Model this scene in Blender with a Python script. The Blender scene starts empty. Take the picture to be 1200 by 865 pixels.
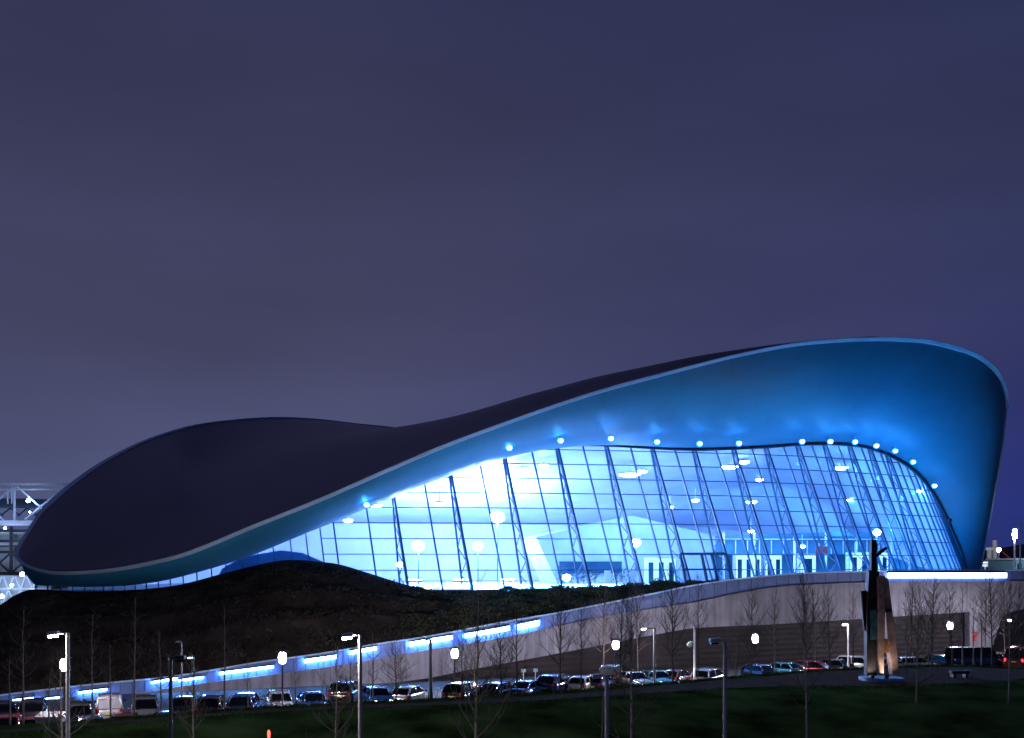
import bpy, math, random
import numpy as np
from mathutils import Vector, Matrix
random.seed(7); np.random.seed(7)
R = math.radians
scn = bpy.context.scene
COL = scn.collection

# ------------------------------------------------------------------ camera frame (photo measured on a 1200 x 865 grid)
HC, V0, F = 10.8, 660.0, 1200.0
def P(u, v, d):                      # point seen at pixel (u, v) standing d metres away
    return Vector(((u-600.0)/F*d, d, HC-(v-V0)/F*d))
def PG(u, d, z=0.0):                 # point in pixel column u, d metres away, height z
    return Vector(((u-600.0)/F*d, d, z))
def lerp(a, b, t): return a+(b-a)*t
def tab(t, u):                       # monotone cubic look-up in a table of pairs
    xs = [p[0] for p in t]; ys = [p[1] for p in t]
    if u <= xs[0]:
        return ys[0]+(u-xs[0])*(ys[1]-ys[0])/(xs[1]-xs[0])
    if u >= xs[-1]:
        return ys[-1]+(u-xs[-1])*(ys[-1]-ys[-2])/(xs[-1]-xs[-2])
    i = max(k for k in range(len(xs)-1) if xs[k] <= u)
    def slope(k):
        if k <= 0 or k >= len(xs)-1: 
            k0 = max(0, min(k, len(xs)-2)); return (ys[k0+1]-ys[k0])/(xs[k0+1]-xs[k0])
        a = (ys[k]-ys[k-1])/(xs[k]-xs[k-1]); b = (ys[k+1]-ys[k])/(xs[k+1]-xs[k])
        return 0 if a*b <= 0 else 2*a*b/(a+b)
    h = xs[i+1]-xs[i]; t_ = (u-xs[i])/h; m0 = slope(i)*h; m1 = slope(i+1)*h
    return ((2*t_**3-3*t_**2+1)*ys[i]+(t_**3-2*t_**2+t_)*m0+(-2*t_**3+3*t_**2)*ys[i+1]+(t_**3-t_**2)*m1)
def crom(p0, p1, p2, p3, t):
    return 0.5*((2*p1)+(p2-p0)*t+(2*p0-5*p1+4*p2-p3)*t*t+(3*p1-p0-3*p2+p3)*t**3)
def smooth(pts, n):                  # Catmull-Rom through points, n steps a span
    out = []
    for i in range(len(pts)-1):
        a = pts[i-1] if i > 0 else pts[0]*2-pts[1]
        b, c = pts[i], pts[i+1]
        d = pts[i+2] if i+2 < len(pts) else c*2-b
        for k in range(n): out.append(crom(a, b, c, d, k/n))
    out.append(pts[-1].copy())
    return out

# ------------------------------------------------------------------ materials
def srgb(r, g, b):
    f = lambda c: (c/255/12.92) if c/255 <= .04045 else ((c/255+.055)/1.055)**2.4
    return (f(r), f(g), f(b), 1)
def mat(name, col, rough=.6, metal=0, var=.25, scale=2.0, bump=0, spec=.5, coat=0, detail=5):
    m = bpy.data.materials.new(name); m.use_nodes = True
    nt = m.node_tree; b = nt.nodes['Principled BSDF']
    b.inputs['Roughness'].default_value = rough; b.inputs['Metallic'].default_value = metal
    b.inputs['Specular IOR Level'].default_value = spec; b.inputs['Coat Weight'].default_value = coat
    tc = nt.nodes.new('ShaderNodeTexCoord'); nz = nt.nodes.new('ShaderNodeTexNoise')
    nz.inputs['Scale'].default_value = scale; nz.inputs['Detail'].default_value = detail
    nt.links.new(tc.outputs['Object'], nz.inputs['Vector'])
    rp = nt.nodes.new('ShaderNodeValToRGB')
    lo = tuple(c*(1-var) for c in col[:3])+(1,); hi = tuple(min(1, c*(1+var)) for c in col[:3])+(1,)
    rp.color_ramp.elements[0].color = lo; rp.color_ramp.elements[0].position = .3
    rp.color_ramp.elements[1].color = hi; rp.color_ramp.elements[1].position = .7
    nt.links.new(nz.outputs['Fac'], rp.inputs['Fac']); nt.links.new(rp.outputs['Color'], b.inputs['Base Color'])
    if bump:
        bp = nt.nodes.new('ShaderNodeBump'); bp.inputs['Strength'].default_value = bump; bp.inputs['Distance'].default_value = .1
        nt.links.new(nz.outputs['Fac'], bp.inputs['Height']); nt.links.new(bp.outputs['Normal'], b.inputs['Normal'])
    return m
def emit(name, col, s):
    m = bpy.data.materials.new(name); m.use_nodes = True
    nt = m.node_tree; nt.nodes.clear()
    o = nt.nodes.new('ShaderNodeOutputMaterial'); e = nt.nodes.new('ShaderNodeEmission')
    e.inputs['Color'].default_value = (*col, 1); e.inputs['Strength'].default_value = s
    nt.links.new(e.outputs[0], o.inputs['Surface']); return m

M = {}
def roof_mat():
    m = mat('zinc_roof', (.155, .14, .20), .36, .2, .14, .05, 0)
    nt = m.node_tree; b = nt.nodes['Principled BSDF']
    uv = nt.nodes.new('ShaderNodeUVMap'); sep = nt.nodes.new('ShaderNodeSeparateXYZ'); nt.links.new(uv.outputs[0], sep.inputs[0])
    w = nt.nodes.new('ShaderNodeMath'); w.operation = 'FRACT'
    k = nt.nodes.new('ShaderNodeMath'); k.operation = 'MULTIPLY'; k.inputs[1].default_value = 44
    nt.links.new(sep.outputs['Y'], k.inputs[0]); nt.links.new(k.outputs[0], w.inputs[0])
    g = nt.nodes.new('ShaderNodeMath'); g.operation = 'GREATER_THAN'; g.inputs[1].default_value = .07
    nt.links.new(w.outputs[0], g.inputs[0])
    bp = nt.nodes.new('ShaderNodeBump'); bp.inputs['Strength'].default_value = .6; bp.inputs['Distance'].default_value = .05
    nt.links.new(g.outputs[0], bp.inputs['Height']); nt.links.new(bp.outputs['Normal'], b.inputs['Normal'])
    return m
M['roof'] = roof_mat()
M['rim'] = mat('rim_metal', (.50, .72, .92), .45, .0, .1, .3)
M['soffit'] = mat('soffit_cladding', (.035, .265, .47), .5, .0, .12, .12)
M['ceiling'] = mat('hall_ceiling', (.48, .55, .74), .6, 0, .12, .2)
M['steel'] = mat('facade_steel', (.025, .13, .27), .5, .0, .15, 1)
M['concrete'] = mat('pale_concrete', (.29, .30, .365), .75, 0, .22, .5, .15)
M['band'] = mat('parapet_metal', (.13, .20, .42), .5, .2, .15, .6)
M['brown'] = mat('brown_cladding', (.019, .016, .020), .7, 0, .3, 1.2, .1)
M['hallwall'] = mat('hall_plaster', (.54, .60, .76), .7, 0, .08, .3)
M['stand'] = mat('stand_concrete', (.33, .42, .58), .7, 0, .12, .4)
M['gallery'] = mat('gallery_front', (.05, .16, .26), .5, 0, .2, .5)
M['poolfloor'] = mat('pool_floor', (.55, .64, .68), .25, 0, .1, .5)
M['asphalt'] = mat('asphalt', (.05, .05, .052), .8, 0, .3, 3, .2)
M['paint'] = mat('road_paint', (.6, .6, .58), .7, 0, .2, 4)
M['path'] = mat('path_gravel', (.20, .155, .115), .9, 0, .25, 2.5, .2, spec=0)
M['deck'] = mat('plaza_paving', (.3, .29, .28), .8, 0, .2, 1)
M['soil'] = mat('soil', (.042, .036, .030), .95, 0, .5, .4, .25, spec=0)
M['bark'] = mat('pale_bark', (.30, .26, .22), .85, 0, .35, 9, .3)
M['twig'] = mat('twig_bark', (.12, .10, .09), .85, 0, .35, 9, .2)
M['barkdark'] = mat('dark_bark', (.055, .044, .04), .85, 0, .35, 9, .3)
M['lamppost'] = mat('galvanised_post', (.42, .40, .42), .45, .3, .12, 3)
M['darkpost'] = mat('dark_post', (.03, .035, .045), .4, .3, .2, 3)
M['black'] = mat('black_metal', (.015, .017, .02), .4, .2, .2, 3)
M['white'] = mat('white_metal', (.72, .72, .74), .45, .1, .06, 2)
M['tyre'] = mat('tyre_rubber', (.015, .015, .016), .8, 0, .2, 8)
M['alloy'] = mat('wheel_alloy', (.4, .4, .42), .3, .9, .1, 5)
M['carglass'] = mat('car_glass', (.0012, .0015, .002), .06, 0, .2, 2, 0, .35, 0)
M['headlamp'] = mat('headlamp_glass', (.65, .68, .72), .08, .3, .1, 6, 0, .8, 1)
M['taillamp'] = mat('tail_lamp', (.30, .012, .012), .2, 0, .2, 6, 0, .6, .6)
M['plateY'] = mat('yellow_plate', (.72, .5, .03), .4, 0, .08, 9)
M['plateW'] = mat('white_plate', (.7, .7, .68), .4, 0, .08, 9)
M['trimblack'] = mat('car_trim', (.02, .02, .022), .6, 0, .2, 5)
M['rust'] = mat('weathered_copper_steel', (.46, .30, .22), .55, .1, .5, 1.6, .3)
M['rustdark'] = mat('dark_weathered_steel', (.022, .018, .018), .55, .4, .5, 1.4, .3)
M['verdigris'] = mat('verdigris_plate', (.05, .17, .19), .5, .3, .5, 2.2, .2)
M['orange'] = mat('orange_rust_plate', (.42, .19, .05), .5, .25, .35, 2.5, .2)
M['plinth'] = mat('blue_plinth', (.16, .24, .42), .5, .1, .15, 1.5)
M['hill'] = mat('far_hill', (.03, .035, .05), .9, 0, .4, .01)
M['farwall'] = mat('pale_render', (.5, .48, .44), .7, 0, .15, .2)
M['stadium'] = mat('white_steel', (.72, .72, .78), .5, .1, .06, .5)
M['membrane'] = mat('teal_membrane', (.22, .42, .48), .5, 0, .3, .15)
M['postred'] = mat('red_banner', (.4, .05, .05), .6, 0, .2, 2)
M['postgrey'] = mat('grey_banner', (.16, .15, .2), .6, 0, .2, 2)
M['signpale'] = mat('sign_face', (.35, .5, .6), .4, 0, .1, 3)
M['leafblue'] = mat('indoor_plant_leaf', (.03, .10, .10), .7, 0, .4, .8)
M['glassdoor'] = mat('door_glass', (.01, .05, .1), .15, 0, .2, 1)

def glass_mat():
    m = bpy.data.materials.new('facade_glass'); m.use_nodes = True
    nt = m.node_tree; nt.nodes.clear()
    o = nt.nodes.new('ShaderNodeOutputMaterial'); t = nt.nodes.new('ShaderNodeBsdfTransparent')
    t.inputs['Color'].default_value = (.90, .95, 1, 1)
    g = nt.nodes.new('ShaderNodeBsdfGlossy'); g.inputs['Roughness'].default_value = .03
    g.inputs['Color'].default_value = (.8, .9, 1, 1)
    fr = nt.nodes.new('ShaderNodeFresnel'); fr.inputs['IOR'].default_value = 1.4
    nz = nt.nodes.new('ShaderNodeTexNoise'); nz.inputs['Scale'].default_value = .35
    bp = nt.nodes.new('ShaderNodeBump'); bp.inputs['Strength'].default_value = .03
    nt.links.new(nz.outputs['Fac'], bp.inputs['Height']); nt.links.new(bp.outputs[0], g.inputs['Normal'])
    mx = nt.nodes.new('ShaderNodeMixShader'); nt.links.new(fr.outputs[0], mx.inputs[0])
    nt.links.new(t.outputs[0], mx.inputs[1]); nt.links.new(g.outputs[0], mx.inputs[2])
    nt.links.new(mx.outputs[0], o.inputs['Surface']); return m
M['glass'] = glass_mat()

HALL = (.25, .49, 1.0)
M['e_hall'] = emit('hall_lamp_lens', HALL, 270)
M['e_hallblue'] = emit('hall_lamp_lens_blue', (.09, .42, 1.0), 520)
M['e_hallwarm'] = emit('hall_lamp_lens_strong', (.32, .5, 1.0), 1500)
M['e_hallmid'] = emit('hall_lamp_lens_medium', (.25, .49, 1.0), 400)
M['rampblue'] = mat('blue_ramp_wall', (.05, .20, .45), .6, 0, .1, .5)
M['e_fill'] = emit('fill_lamp_lens', (.25, .49, 1.0), 330)
M['e_fillblue'] = emit('fill_lamp_lens_blue', (.08, .40, 1.0), 300)
M['e_flood'] = emit('uplight_lens', (.0, .38, 1.0), 440)
M['e_eave'] = emit('eave_lamp_lens', (.07, .36, 1.0), 42)
M['e_door'] = emit('lit_lobby_panel', (.3, .65, 1.0), 2.2)
M['e_floor'] = emit('floor_light_lens', (.22, .58, 1.0), 9)
M['e_strip'] = emit('parapet_light_lens', (.12, .36, 1.0), 72)
M['e_strip2'] = emit('wide_parapet_light_lens', (.42, .5, 1.0), 14)
M['e_globe'] = emit('lantern_globe', (1.0, .88, 1.0), 620)
M['e_globe2'] = emit('small_lantern_globe', (1.0, .88, .95), 2200)
M['e_led'] = emit('street_lamp_lens', (.95, .88, .86), 1800)
M['e_dim'] = emit('dim_lamp_lens', (.55, .8, 1.0), 12)
M['e_stad'] = emit('stadium_flood_lens', (.38, .56, 1.0), 95)
M['e_far'] = emit('far_lamp_lens', (.75, .85, 1.0), 500)
M['e_spot'] = emit('spotlight_lens', (1.0, .82, .74), 270)
M['e_red'] = emit('red_marker_lens', (1.0, .12, .08), 3)
M['e_tail'] = emit('lit_tail_lamp', (1.0, .05, .05), 2.2)
M['e_glint'] = emit('headlamp_glint', (.8, .9, 1.0), 9)  # glow for a headlamp glint, not a lamp switched on
M['e_stadlow'] = emit('stadium_concourse_panel', (.25, .6, 1.0), 1.0)

# ------------------------------------------------------------------ mesh builder
class MB:
    def __init__(s): s.v = []; s.f = []
    def add(s, vs, fs):
        o = len(s.v); s.v += [tuple(p) for p in vs]; s.f += [tuple(i+o for i in f) for f in fs]; return s
    def box(s, c, size, rz=0, mtx=None):
        x, y, z = (k/2 for k in size)
        vs = [Vector((a*x, b*y, e*z)) for a in (-1, 1) for b in (-1, 1) for e in (-1, 1)]
        rot = mtx if mtx else Matrix.Rotation(rz, 3, 'Z')
        vs = [rot@p+Vector(c) for p in vs]
        return s.add(vs, [(0, 1, 3, 2), (4, 6, 7, 5), (0, 4, 5, 1), (2, 3, 7, 6), (0, 2, 6, 4), (1, 5, 7, 3)])
    def bar(s, a, b, w, h=None, up=Vector((0, 0, 1))):      # rectangular bar from a to b
        a = Vector(a); b = Vector(b); h = h or w; d = (b-a)
        if d.length < 1e-6: return s
        d.normalize(); x = d.cross(up)
        if x.length < 1e-4: x = d.cross(Vector((0, 1, 0)))
        x.normalize(); y = x.cross(d); y.normalize()
        vs = []
        for p in (a, b):
            for i, j in ((-1, -1), (1, -1), (1, 1), (-1, 1)): vs.append(p+x*(i*w/2)+y*(j*h/2))
        return s.add(vs, [(3, 2, 1, 0), (4, 5, 6, 7), (0, 1, 5, 4), (1, 2, 6, 5), (2, 3, 7, 6), (3, 0, 4, 7)])
    def tube(s, pts, rad, n=6, closed=False, cap=True):
        pts = [Vector(p) for p in pts]; m = len(pts)
        if not hasattr(rad, '__len__'): rad = [rad]*m
        vs = []; fr = None
        for i, p in enumerate(pts):
            if closed: t = pts[(i+1) % m]-pts[i-1]
            else: t = pts[min(i+1, m-1)]-pts[max(i-1, 0)]
            if t.length < 1e-9: t = Vector((0, 0, 1))
            t.normalize()
            if fr is None:
                ref = Vector((0, 0, 1)) if abs(t.z) < .9 else Vector((1, 0, 0))
                fr = ref.cross(t).normalized()
            fr = (fr-t*fr.dot(t)); fr = fr.normalized() if fr.length > 1e-6 else t.orthogonal().normalized()
            q = t.cross(fr)
            for k in range(n):
                a = 2*math.pi*k/n; vs.append(p+(fr*math.cos(a)+q*math.sin(a))*rad[i])
        fs = []
        for i in range(m if closed else m-1):
            j = (i+1) % m
            for k in range(n):
                l = (k+1) % n; fs.append((i*n+k, i*n+l, j*n+l, j*n+k))
        if cap and not closed:
            fs.append(tuple(range(n-1, -1, -1))); fs.append(tuple((m-1)*n+k for k in range(n)))
        return s.add(vs, fs)
    def grid(s, rows):
        n = len(rows[0]); vs = [p for r in rows for p in r]; fs = []
        for i in range(len(rows)-1):
            for j in range(n-1):
                fs.append((i*n+j, i*n+j+1, (i+1)*n+j+1, (i+1)*n+j))
        return s.add(vs, fs)
    def prism(s, poly, off):              # polygon extruded by a vector
        n = len(poly); poly = [Vector(p) for p in poly]; off = Vector(off)
        fs = [tuple(range(n)), tuple(range(2*n-1, n-1, -1))]+[(i, i+n, (i+1) % n+n, (i+1) % n) for i in range(n)]
        return s.add(poly+[p+off for p in poly], fs)
    def ball(s, c, r, sz=(1, 1, 1), nu=12, nv=8):
        c = Vector(c); rows = []
        for i in range(nv+1):
            a = math.pi*i/nv; rr = max(math.sin(a), 1e-3)
            rows.append([c+Vector((r*sz[0]*rr*math.cos(2*math.pi*j/nu), r*sz[1]*rr*math.sin(2*math.pi*j/nu), r*sz[2]*math.cos(a))) for j in range(nu+1)])
        return s.grid(rows)
    def lathe(s, c, prof, n=16):
        c = Vector(c); rows = [[c+Vector((r*math.cos(2*math.pi*j/n), r*math.sin(2*math.pi*j/n), z)) for j in range(n+1)] for r, z in prof]
        return s.grid(rows)
    def build(s, name, m, parent=None, smooth_=False, world=False, bevel=0, uv=None):
        # world=True: the points are world points; they are stored relative to the parent's base
        off = Vector((0, 0, 0))
        if world and parent is not None:
            p = parent
            while p is not None: off += p.location; p = p.parent
        me = bpy.data.meshes.new(name)
        me.from_pydata([(x-off.x, y-off.y, z-off.z) for x, y, z in s.v], [], s.f)
        if uv is not None:
            l = me.uv_layers.new(name='UVMap')
            idx = np.empty(len(me.loops), np.int32); me.loops.foreach_get('vertex_index', idx)
            l.data.foreach_set('uv', np.array(uv, np.float32)[idx].ravel())
        me.materials.append(m)
        if smooth_: me.polygons.foreach_set('use_smooth', [True]*len(me.polygons))
        me.update()
        o = bpy.data.objects.new(name, me); COL.objects.link(o)
        if parent is not None: o.parent = parent
        if bevel:
            b = o.modifiers.new('bevel', 'BEVEL'); b.width = bevel; b.segments = 2; b.limit_method = 'ANGLE'
        return o
def tag(o, label=None, cat=None, group=None, kind=None):
    if label: o['label'] = label
    if cat: o['category'] = cat
    if group: o['group'] = group
    if kind: o['kind'] = kind
    return o
def thing(name, label, cat, loc=(0, 0, 0), rz=0, group=None):
    o = bpy.data.objects.new(name, None); COL.objects.link(o); o.empty_display_size = .5
    o.location = loc; o.rotation_euler = (0, 0, rz)
    return tag(o, label, cat, group)
CHILD = {}
def kids(o): return [c for c in bpy.data.objects if c.parent == o]
def copy_tree(o, par=None, tree=None):
    c = o.copy(); COL.objects.link(c); c.parent = par
    for ch in (tree or {}).get(o.name, kids(o) if tree is None else []): copy_tree(ch, c, tree)
    return c
def tree_of(root):
    t = {}
    def rec(o):
        t[o.name] = kids(o)
        for k in t[o.name]: rec(k)
    rec(root); return t

# ------------------------------------------------------------------ camera, world
cam = bpy.data.cameras.new('camera'); co = bpy.data.objects.new('camera', cam); COL.objects.link(co)
co.location = (0, 0, HC); co.rotation_euler = (R(90), 0, 0)
cam.sensor_width = 36; cam.lens = 36; cam.shift_y = (V0-432.5)/1200; cam.clip_end = 6000; cam.clip_start = .1
scn.camera = co
scn.render.resolution_x, scn.render.resolution_y = 1024, 738
scn.view_settings.view_transform = 'Standard'; scn.view_settings.look = 'None'
scn.view_settings.exposure = 0; scn.view_settings.gamma = 1; scn.view_settings.use_curve_mapping = False
scn.render.engine = 'CYCLES'
cy = scn.cycles
cy.use_denoising = True; cy.max_bounces = 8; cy.diffuse_bounces = 4; cy.transparent_max_bounces = 12
cy.sample_clamp_indirect = 4; cy.sample_clamp_direct = 0; cy.caustics_reflective = False; cy.caustics_refractive = False
cy.use_light_tree = True

w = bpy.data.worlds.new('World'); scn.world = w; w.use_nodes = True
nt = w.node_tree; bg = nt.nodes['Background']
tc = nt.nodes.new('ShaderNodeTexCoord'); sep = nt.nodes.new('ShaderNodeSeparateXYZ'); nt.links.new(tc.outputs['Generated'], sep.inputs[0])
def ramp(stops):
    r = nt.nodes.new('ShaderNodeValToRGB'); e = r.color_ramp.elements
    e[0].position, e[0].color = stops[0]; e[1].position, e[1].color = stops[-1]
    for p, c in stops[1:-1]:
        k = e.new(p); k.color = c
    return r
SKY = 1.0
rl = ramp([(0, srgb(82, 92, 132)), (.07, srgb(78, 84, 120)), (.2, srgb(70, 71, 102)), (.34, srgb(61, 62, 92)), (.52, srgb(47, 50, 80)), (1, srgb(36, 40, 66))])
rr = ramp([(0, srgb(28, 44, 116)), (.06, srgb(34, 44, 116)), (.2, srgb(50, 55, 100)), (.34, srgb(50, 55, 90)), (.52, srgb(37, 44, 78)), (1, srgb(34, 36, 66))])
nt.links.new(sep.outputs['Z'], rl.inputs['Fac']); nt.links.new(sep.outputs['Z'], rr.inputs['Fac'])
mr = nt.nodes.new('ShaderNodeMapRange'); mr.inputs['From Min'].default_value = -.15; mr.inputs['From Max'].default_value = .5
nt.links.new(sep.outputs['X'], mr.inputs['Value'])
mx = nt.nodes.new('ShaderNodeMix'); mx.data_type = 'RGBA'
nt.links.new(mr.outputs[0], mx.inputs['Factor']); nt.links.new(rl.outputs[0], mx.inputs['A']); nt.links.new(rr.outputs[0], mx.inputs['B'])
# long thin cloud streaks
mp = nt.nodes.new('ShaderNodeMapping'); mp.inputs['Scale'].default_value = (1.3, 1.3, 5.5); mp.inputs['Rotation'].default_value = (0, R(-5), 0)
nz = nt.nodes.new('ShaderNodeTexNoise'); nz.inputs['Scale'].default_value = 1.6; nz.inputs['Detail'].default_value = 4; nz.inputs['Roughness'].default_value = .45
nt.links.new(tc.outputs['Generated'], mp.inputs[0]); nt.links.new(mp.outputs[0], nz.inputs['Vector'])
mr2 = nt.nodes.new('ShaderNodeMapRange'); mr2.inputs['From Min'].default_value = .25; mr2.inputs['From Max'].default_value = .75
mr2.inputs['To Min'].default_value = .82; mr2.inputs['To Max'].default_value = 1.16
nt.links.new(nz.outputs['Fac'], mr2.inputs['Value'])
ml = nt.nodes.new('ShaderNodeVectorMath'); ml.operation = 'SCALE'
nt.links.new(mx.outputs['Result'], ml.inputs[0]); nt.links.new(mr2.outputs[0], ml.inputs['Scale'])
# last trace of daylight
sk = nt.nodes.new('ShaderNodeTexSky'); sk.sky_type = 'NISHITA'; sk.sun_disc = False; sk.sun_elevation = R(-8); sk.sun_rotation = R(200)
sc2 = nt.nodes.new('ShaderNodeVectorMath'); sc2.operation = 'SCALE'; sc2.inputs['Scale'].default_value = .02
nt.links.new(sk.outputs[0], sc2.inputs[0])
ad = nt.nodes.new('ShaderNodeVectorMath'); ad.operation = 'ADD'
nt.links.new(ml.outputs[0], ad.inputs[0]); nt.links.new(sc2.outputs[0], ad.inputs[1])
nt.links.new(ad.outputs[0], bg.inputs['Color']); bg.inputs['Strength'].default_value = SKY

# ------------------------------------------------------------------ ground
PATH = [(-140, 14), (-60, 30.5), (-22.5, 45), (-12.75, 51), (0, 55.5), (16, 64), (25.5, 67), (36.5, 70), (60, 74), (140, 80)]
PWID = [(-140, .5), (-22.5, .5), (-12, .55), (0, .9), (10, 1.7), (16, 2.6), (22, 4.2), (30, 4.6), (33, 3.4), (36, 1.0), (40, .7), (140, .7)]
def yc(x): return tab(PATH, x)
def hw(x): return max(.5, tab(PWID, x))
def sstep(a, b, t):
    t = min(1, max(0, (t-a)/(b-a))); return t*t*(3-2*t)
def ground_z(x, y):
    c, h = yc(x), hw(x); s = y-c
    z = 3.4
    if s > h:                        # verge and fall to the car park
        z = 3.4+.05*sstep(h, h+.4, s)-3.45*sstep(h+.5, h+6.2, s)
    if s < -h:
        t = -h-s; z = 3.4-.02*t-2.9*sstep(0, 30, t)
    z *= 1-sstep(90, 130, abs(x))
    return z
def mesh_ground():
    xs = np.concatenate([np.linspace(-3000, -170, 12), np.linspace(-140, -62, 14), np.linspace(-60, 80, 141), np.linspace(86, 160, 12), np.linspace(200, 3000, 12)])
    ys = np.concatenate([np.linspace(-3000, -40, 10), np.linspace(-20, 28, 10), np.linspace(30, 92, 156), np.linspace(100, 160, 6), np.linspace(220, 5000, 14)])
    m = MB(); m.grid([[Vector((x, y, ground_z(x, y)+((random.random()-.5)*.07 if (30 < y < 92 and abs(x) < 62 and ground_z(x,y) > .1 and abs(y-yc(x)) > hw(x)) else 0))) for x in xs] for y in ys])
    return m
def grass_mat():
    m = mat('short_grass', (.085, .15, .036), .95, 0, .7, .35, .8, spec=0)
    nt = m.node_tree; return m
M['grass'] = grass_mat()
tag(mesh_ground().build('ground', M['grass'], smooth_=True), kind='structure')
pm = MB(); rows = []
for i in range(161):
    x = -60+i*.8; c, h = yc(x), hw(x)
    rows.append([Vector((x, c-h+2*h*k/6, 3.412)) for k in range(7)])
pm.grid(rows); tag(pm.build('footpath', M['path'], smooth_=True), kind='structure')

WD = [(-150, 78), (0, 80), (150, 84), (300, 88), (450, 92), (600, 97), (700, 101), (800, 105), (900, 110), (1000, 115), (1200, 126), (1350, 134)]
def wd(u): return tab(WD, u)
lot = MB(); rows = []
for i in range(61):
    u = -180+i*26
    far = PG(u, wd(u)+1.75, .012)
    x = far.x
    # near edge just inside the foot of the bank
    rows.append([Vector((far.x*(k/8)+(1-k/8)*far.x*.80, lerp(max(52, yc(far.x*.8)+hw(far.x*.8)+7.6), far.y, k/8), .012)) for k in range(9)])
lot.grid(rows); tag(lot.build('car_park', M['asphalt'], smooth_=True), kind='structure')

# grass blades along the verge and over the bank: uncountable
def blades(n, name, fn, m, hmin, hmax, wmax):
    b = MB()
    for _ in range(n):
        p = fn()
        if p is None: continue
        a = random.uniform(0, 6.28); h = random.uniform(hmin, hmax); wd_ = random.uniform(.3, 1)*wmax
        dx, dy = math.cos(a)*wd_, math.sin(a)*wd_; lx, ly = random.gauss(0, h*.35), random.gauss(0, h*.35)
        b.add([p+Vector((-dx, -dy, -.02)), p+Vector((dx, dy, -.02)), p+Vector((lx, ly, h))], [(0, 1, 2)])
    return b.build(name, m)
def verge_pt():
    x = random.uniform(-34, 50); c, h = yc(x), hw(x)
    if random.random() < .85: y = c+h+random.uniform(.05, 1.8)
    else: y = c-h-abs(random.gauss(0, .8))-.05
    return Vector((x, y, ground_z(x, y)))
M['blade'] = mat('grass_blade', (.07, .13, .034), .9, 0, .6, .5, spec=0)
tag(blades(26000, 'grass', verge_pt, M['blade'], .04, .15, .05), 'rough dark grass on the bank beside the path', 'grass', kind='stuff')

# ------------------------------------------------------------------ the ramp wall / podium
WT = [(-150, 836), (0, 816), (100, 804), (200, 794), (250, 786), (300, 777.5), (375, 767), (442, 755.5), (500, 747), (550, 737.5), (600, 728), (655, 718.7), (711, 707.6), (772, 695), (811, 687), (858, 680), (898, 675.7), (940, 672.5), (1000, 670.5), (1200, 668.5), (1350, 667)]
WB = [(-150, 852), (0, 833), (142, 816), (175, 810), (237, 801), (300, 793), (395, 780), (442, 772), (500, 762), (550, 754), (600, 745), (700, 724), (760, 714), (812, 706), (860, 696), (900, 689), (930, 686), (1040, 682), (1200, 681), (1350, 680)]
WU = [(430, 806), (440, 804), (500, 795), (550, 785), (600, 776), (700, 757), (775, 742.5), (815, 736), (900, 732), (1000, 726), (1050, 722.5), (1140, 717)]
def zz(v, d): return HC-(v-V0)/F*d
wall = thing('podium_wall', 'long pale concrete ramp wall rising from the parked cars to the glass hall', 'wall', PG(600, wd(600), 0))
def sheet(m, us, top, bot, doff, thick):
    n = len(us); vs = []
    for u in us:
        d = wd(u)+doff
        zt, zb = top(u, d), bot(u, d)
        a = PG(u, d, zt); b = PG(u, d, zb)
        vs += [a, b, a+Vector((0, thick, 0)), b+Vector((0, thick, 0))]
    fs = []
    for i in range(n-1):
        o, q = 4*i, 4*i+4
        fs += [(o, q, q+1, o+1), (o+2, o+3, q+3, q+2), (o, o+2, q+2, q), (o+1, q+1, q+3, o+3)]
    fs += [(0, 1, 3, 2), (4*n-4, 4*n-2, 4*n-1, 4*n-3)]
    m.add(vs, fs)
def ubot(u, d):
    if u < 436: return -.3
    if u <= 1122: return max(-.3, zz(tab(WU, u), d))
    if u < 1136: return lerp(zz(770, d), zz(tab(WU, u), d), (u-1122)/14)  if u > 1129 else zz(tab(WU, u), d)
    if u < 1168: return -.3
    if u < 1176: return lerp(-.3, zz(718, d), (u-1168)/8)
    return zz(716-(u-1176)*.1, d)
us = [-150+i*15 for i in range(40)]+[436, 436.5]+[450+i*14 for i in range(48)]+[1122, 1126, 1130, 1133, 1136, 1136.5, 1145, 1160, 1168, 1170, 1172, 1174, 1176, 1190, 1220, 1260, 1300, 1350]
us = sorted(set(us))
def ubot2(u, d):
    if u < 436.2: return -.3
    if u <= 1128: return max(-.3, zz(tab(WU, u), d))
    if u <= 1136.2: return max(-.3, zz(tab(WU, u), d))
    if u < 1160.5: return -.3
    if u < 1176.5: return lerp(-.3, zz(719, d), (u-1160)/16)
    return zz(719-(u-1176)*.22, d)
m = MB(); sheet(m, us, lambda u, d: zz(tab(WB, u), d), ubot2, 0, 1.6)
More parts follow.
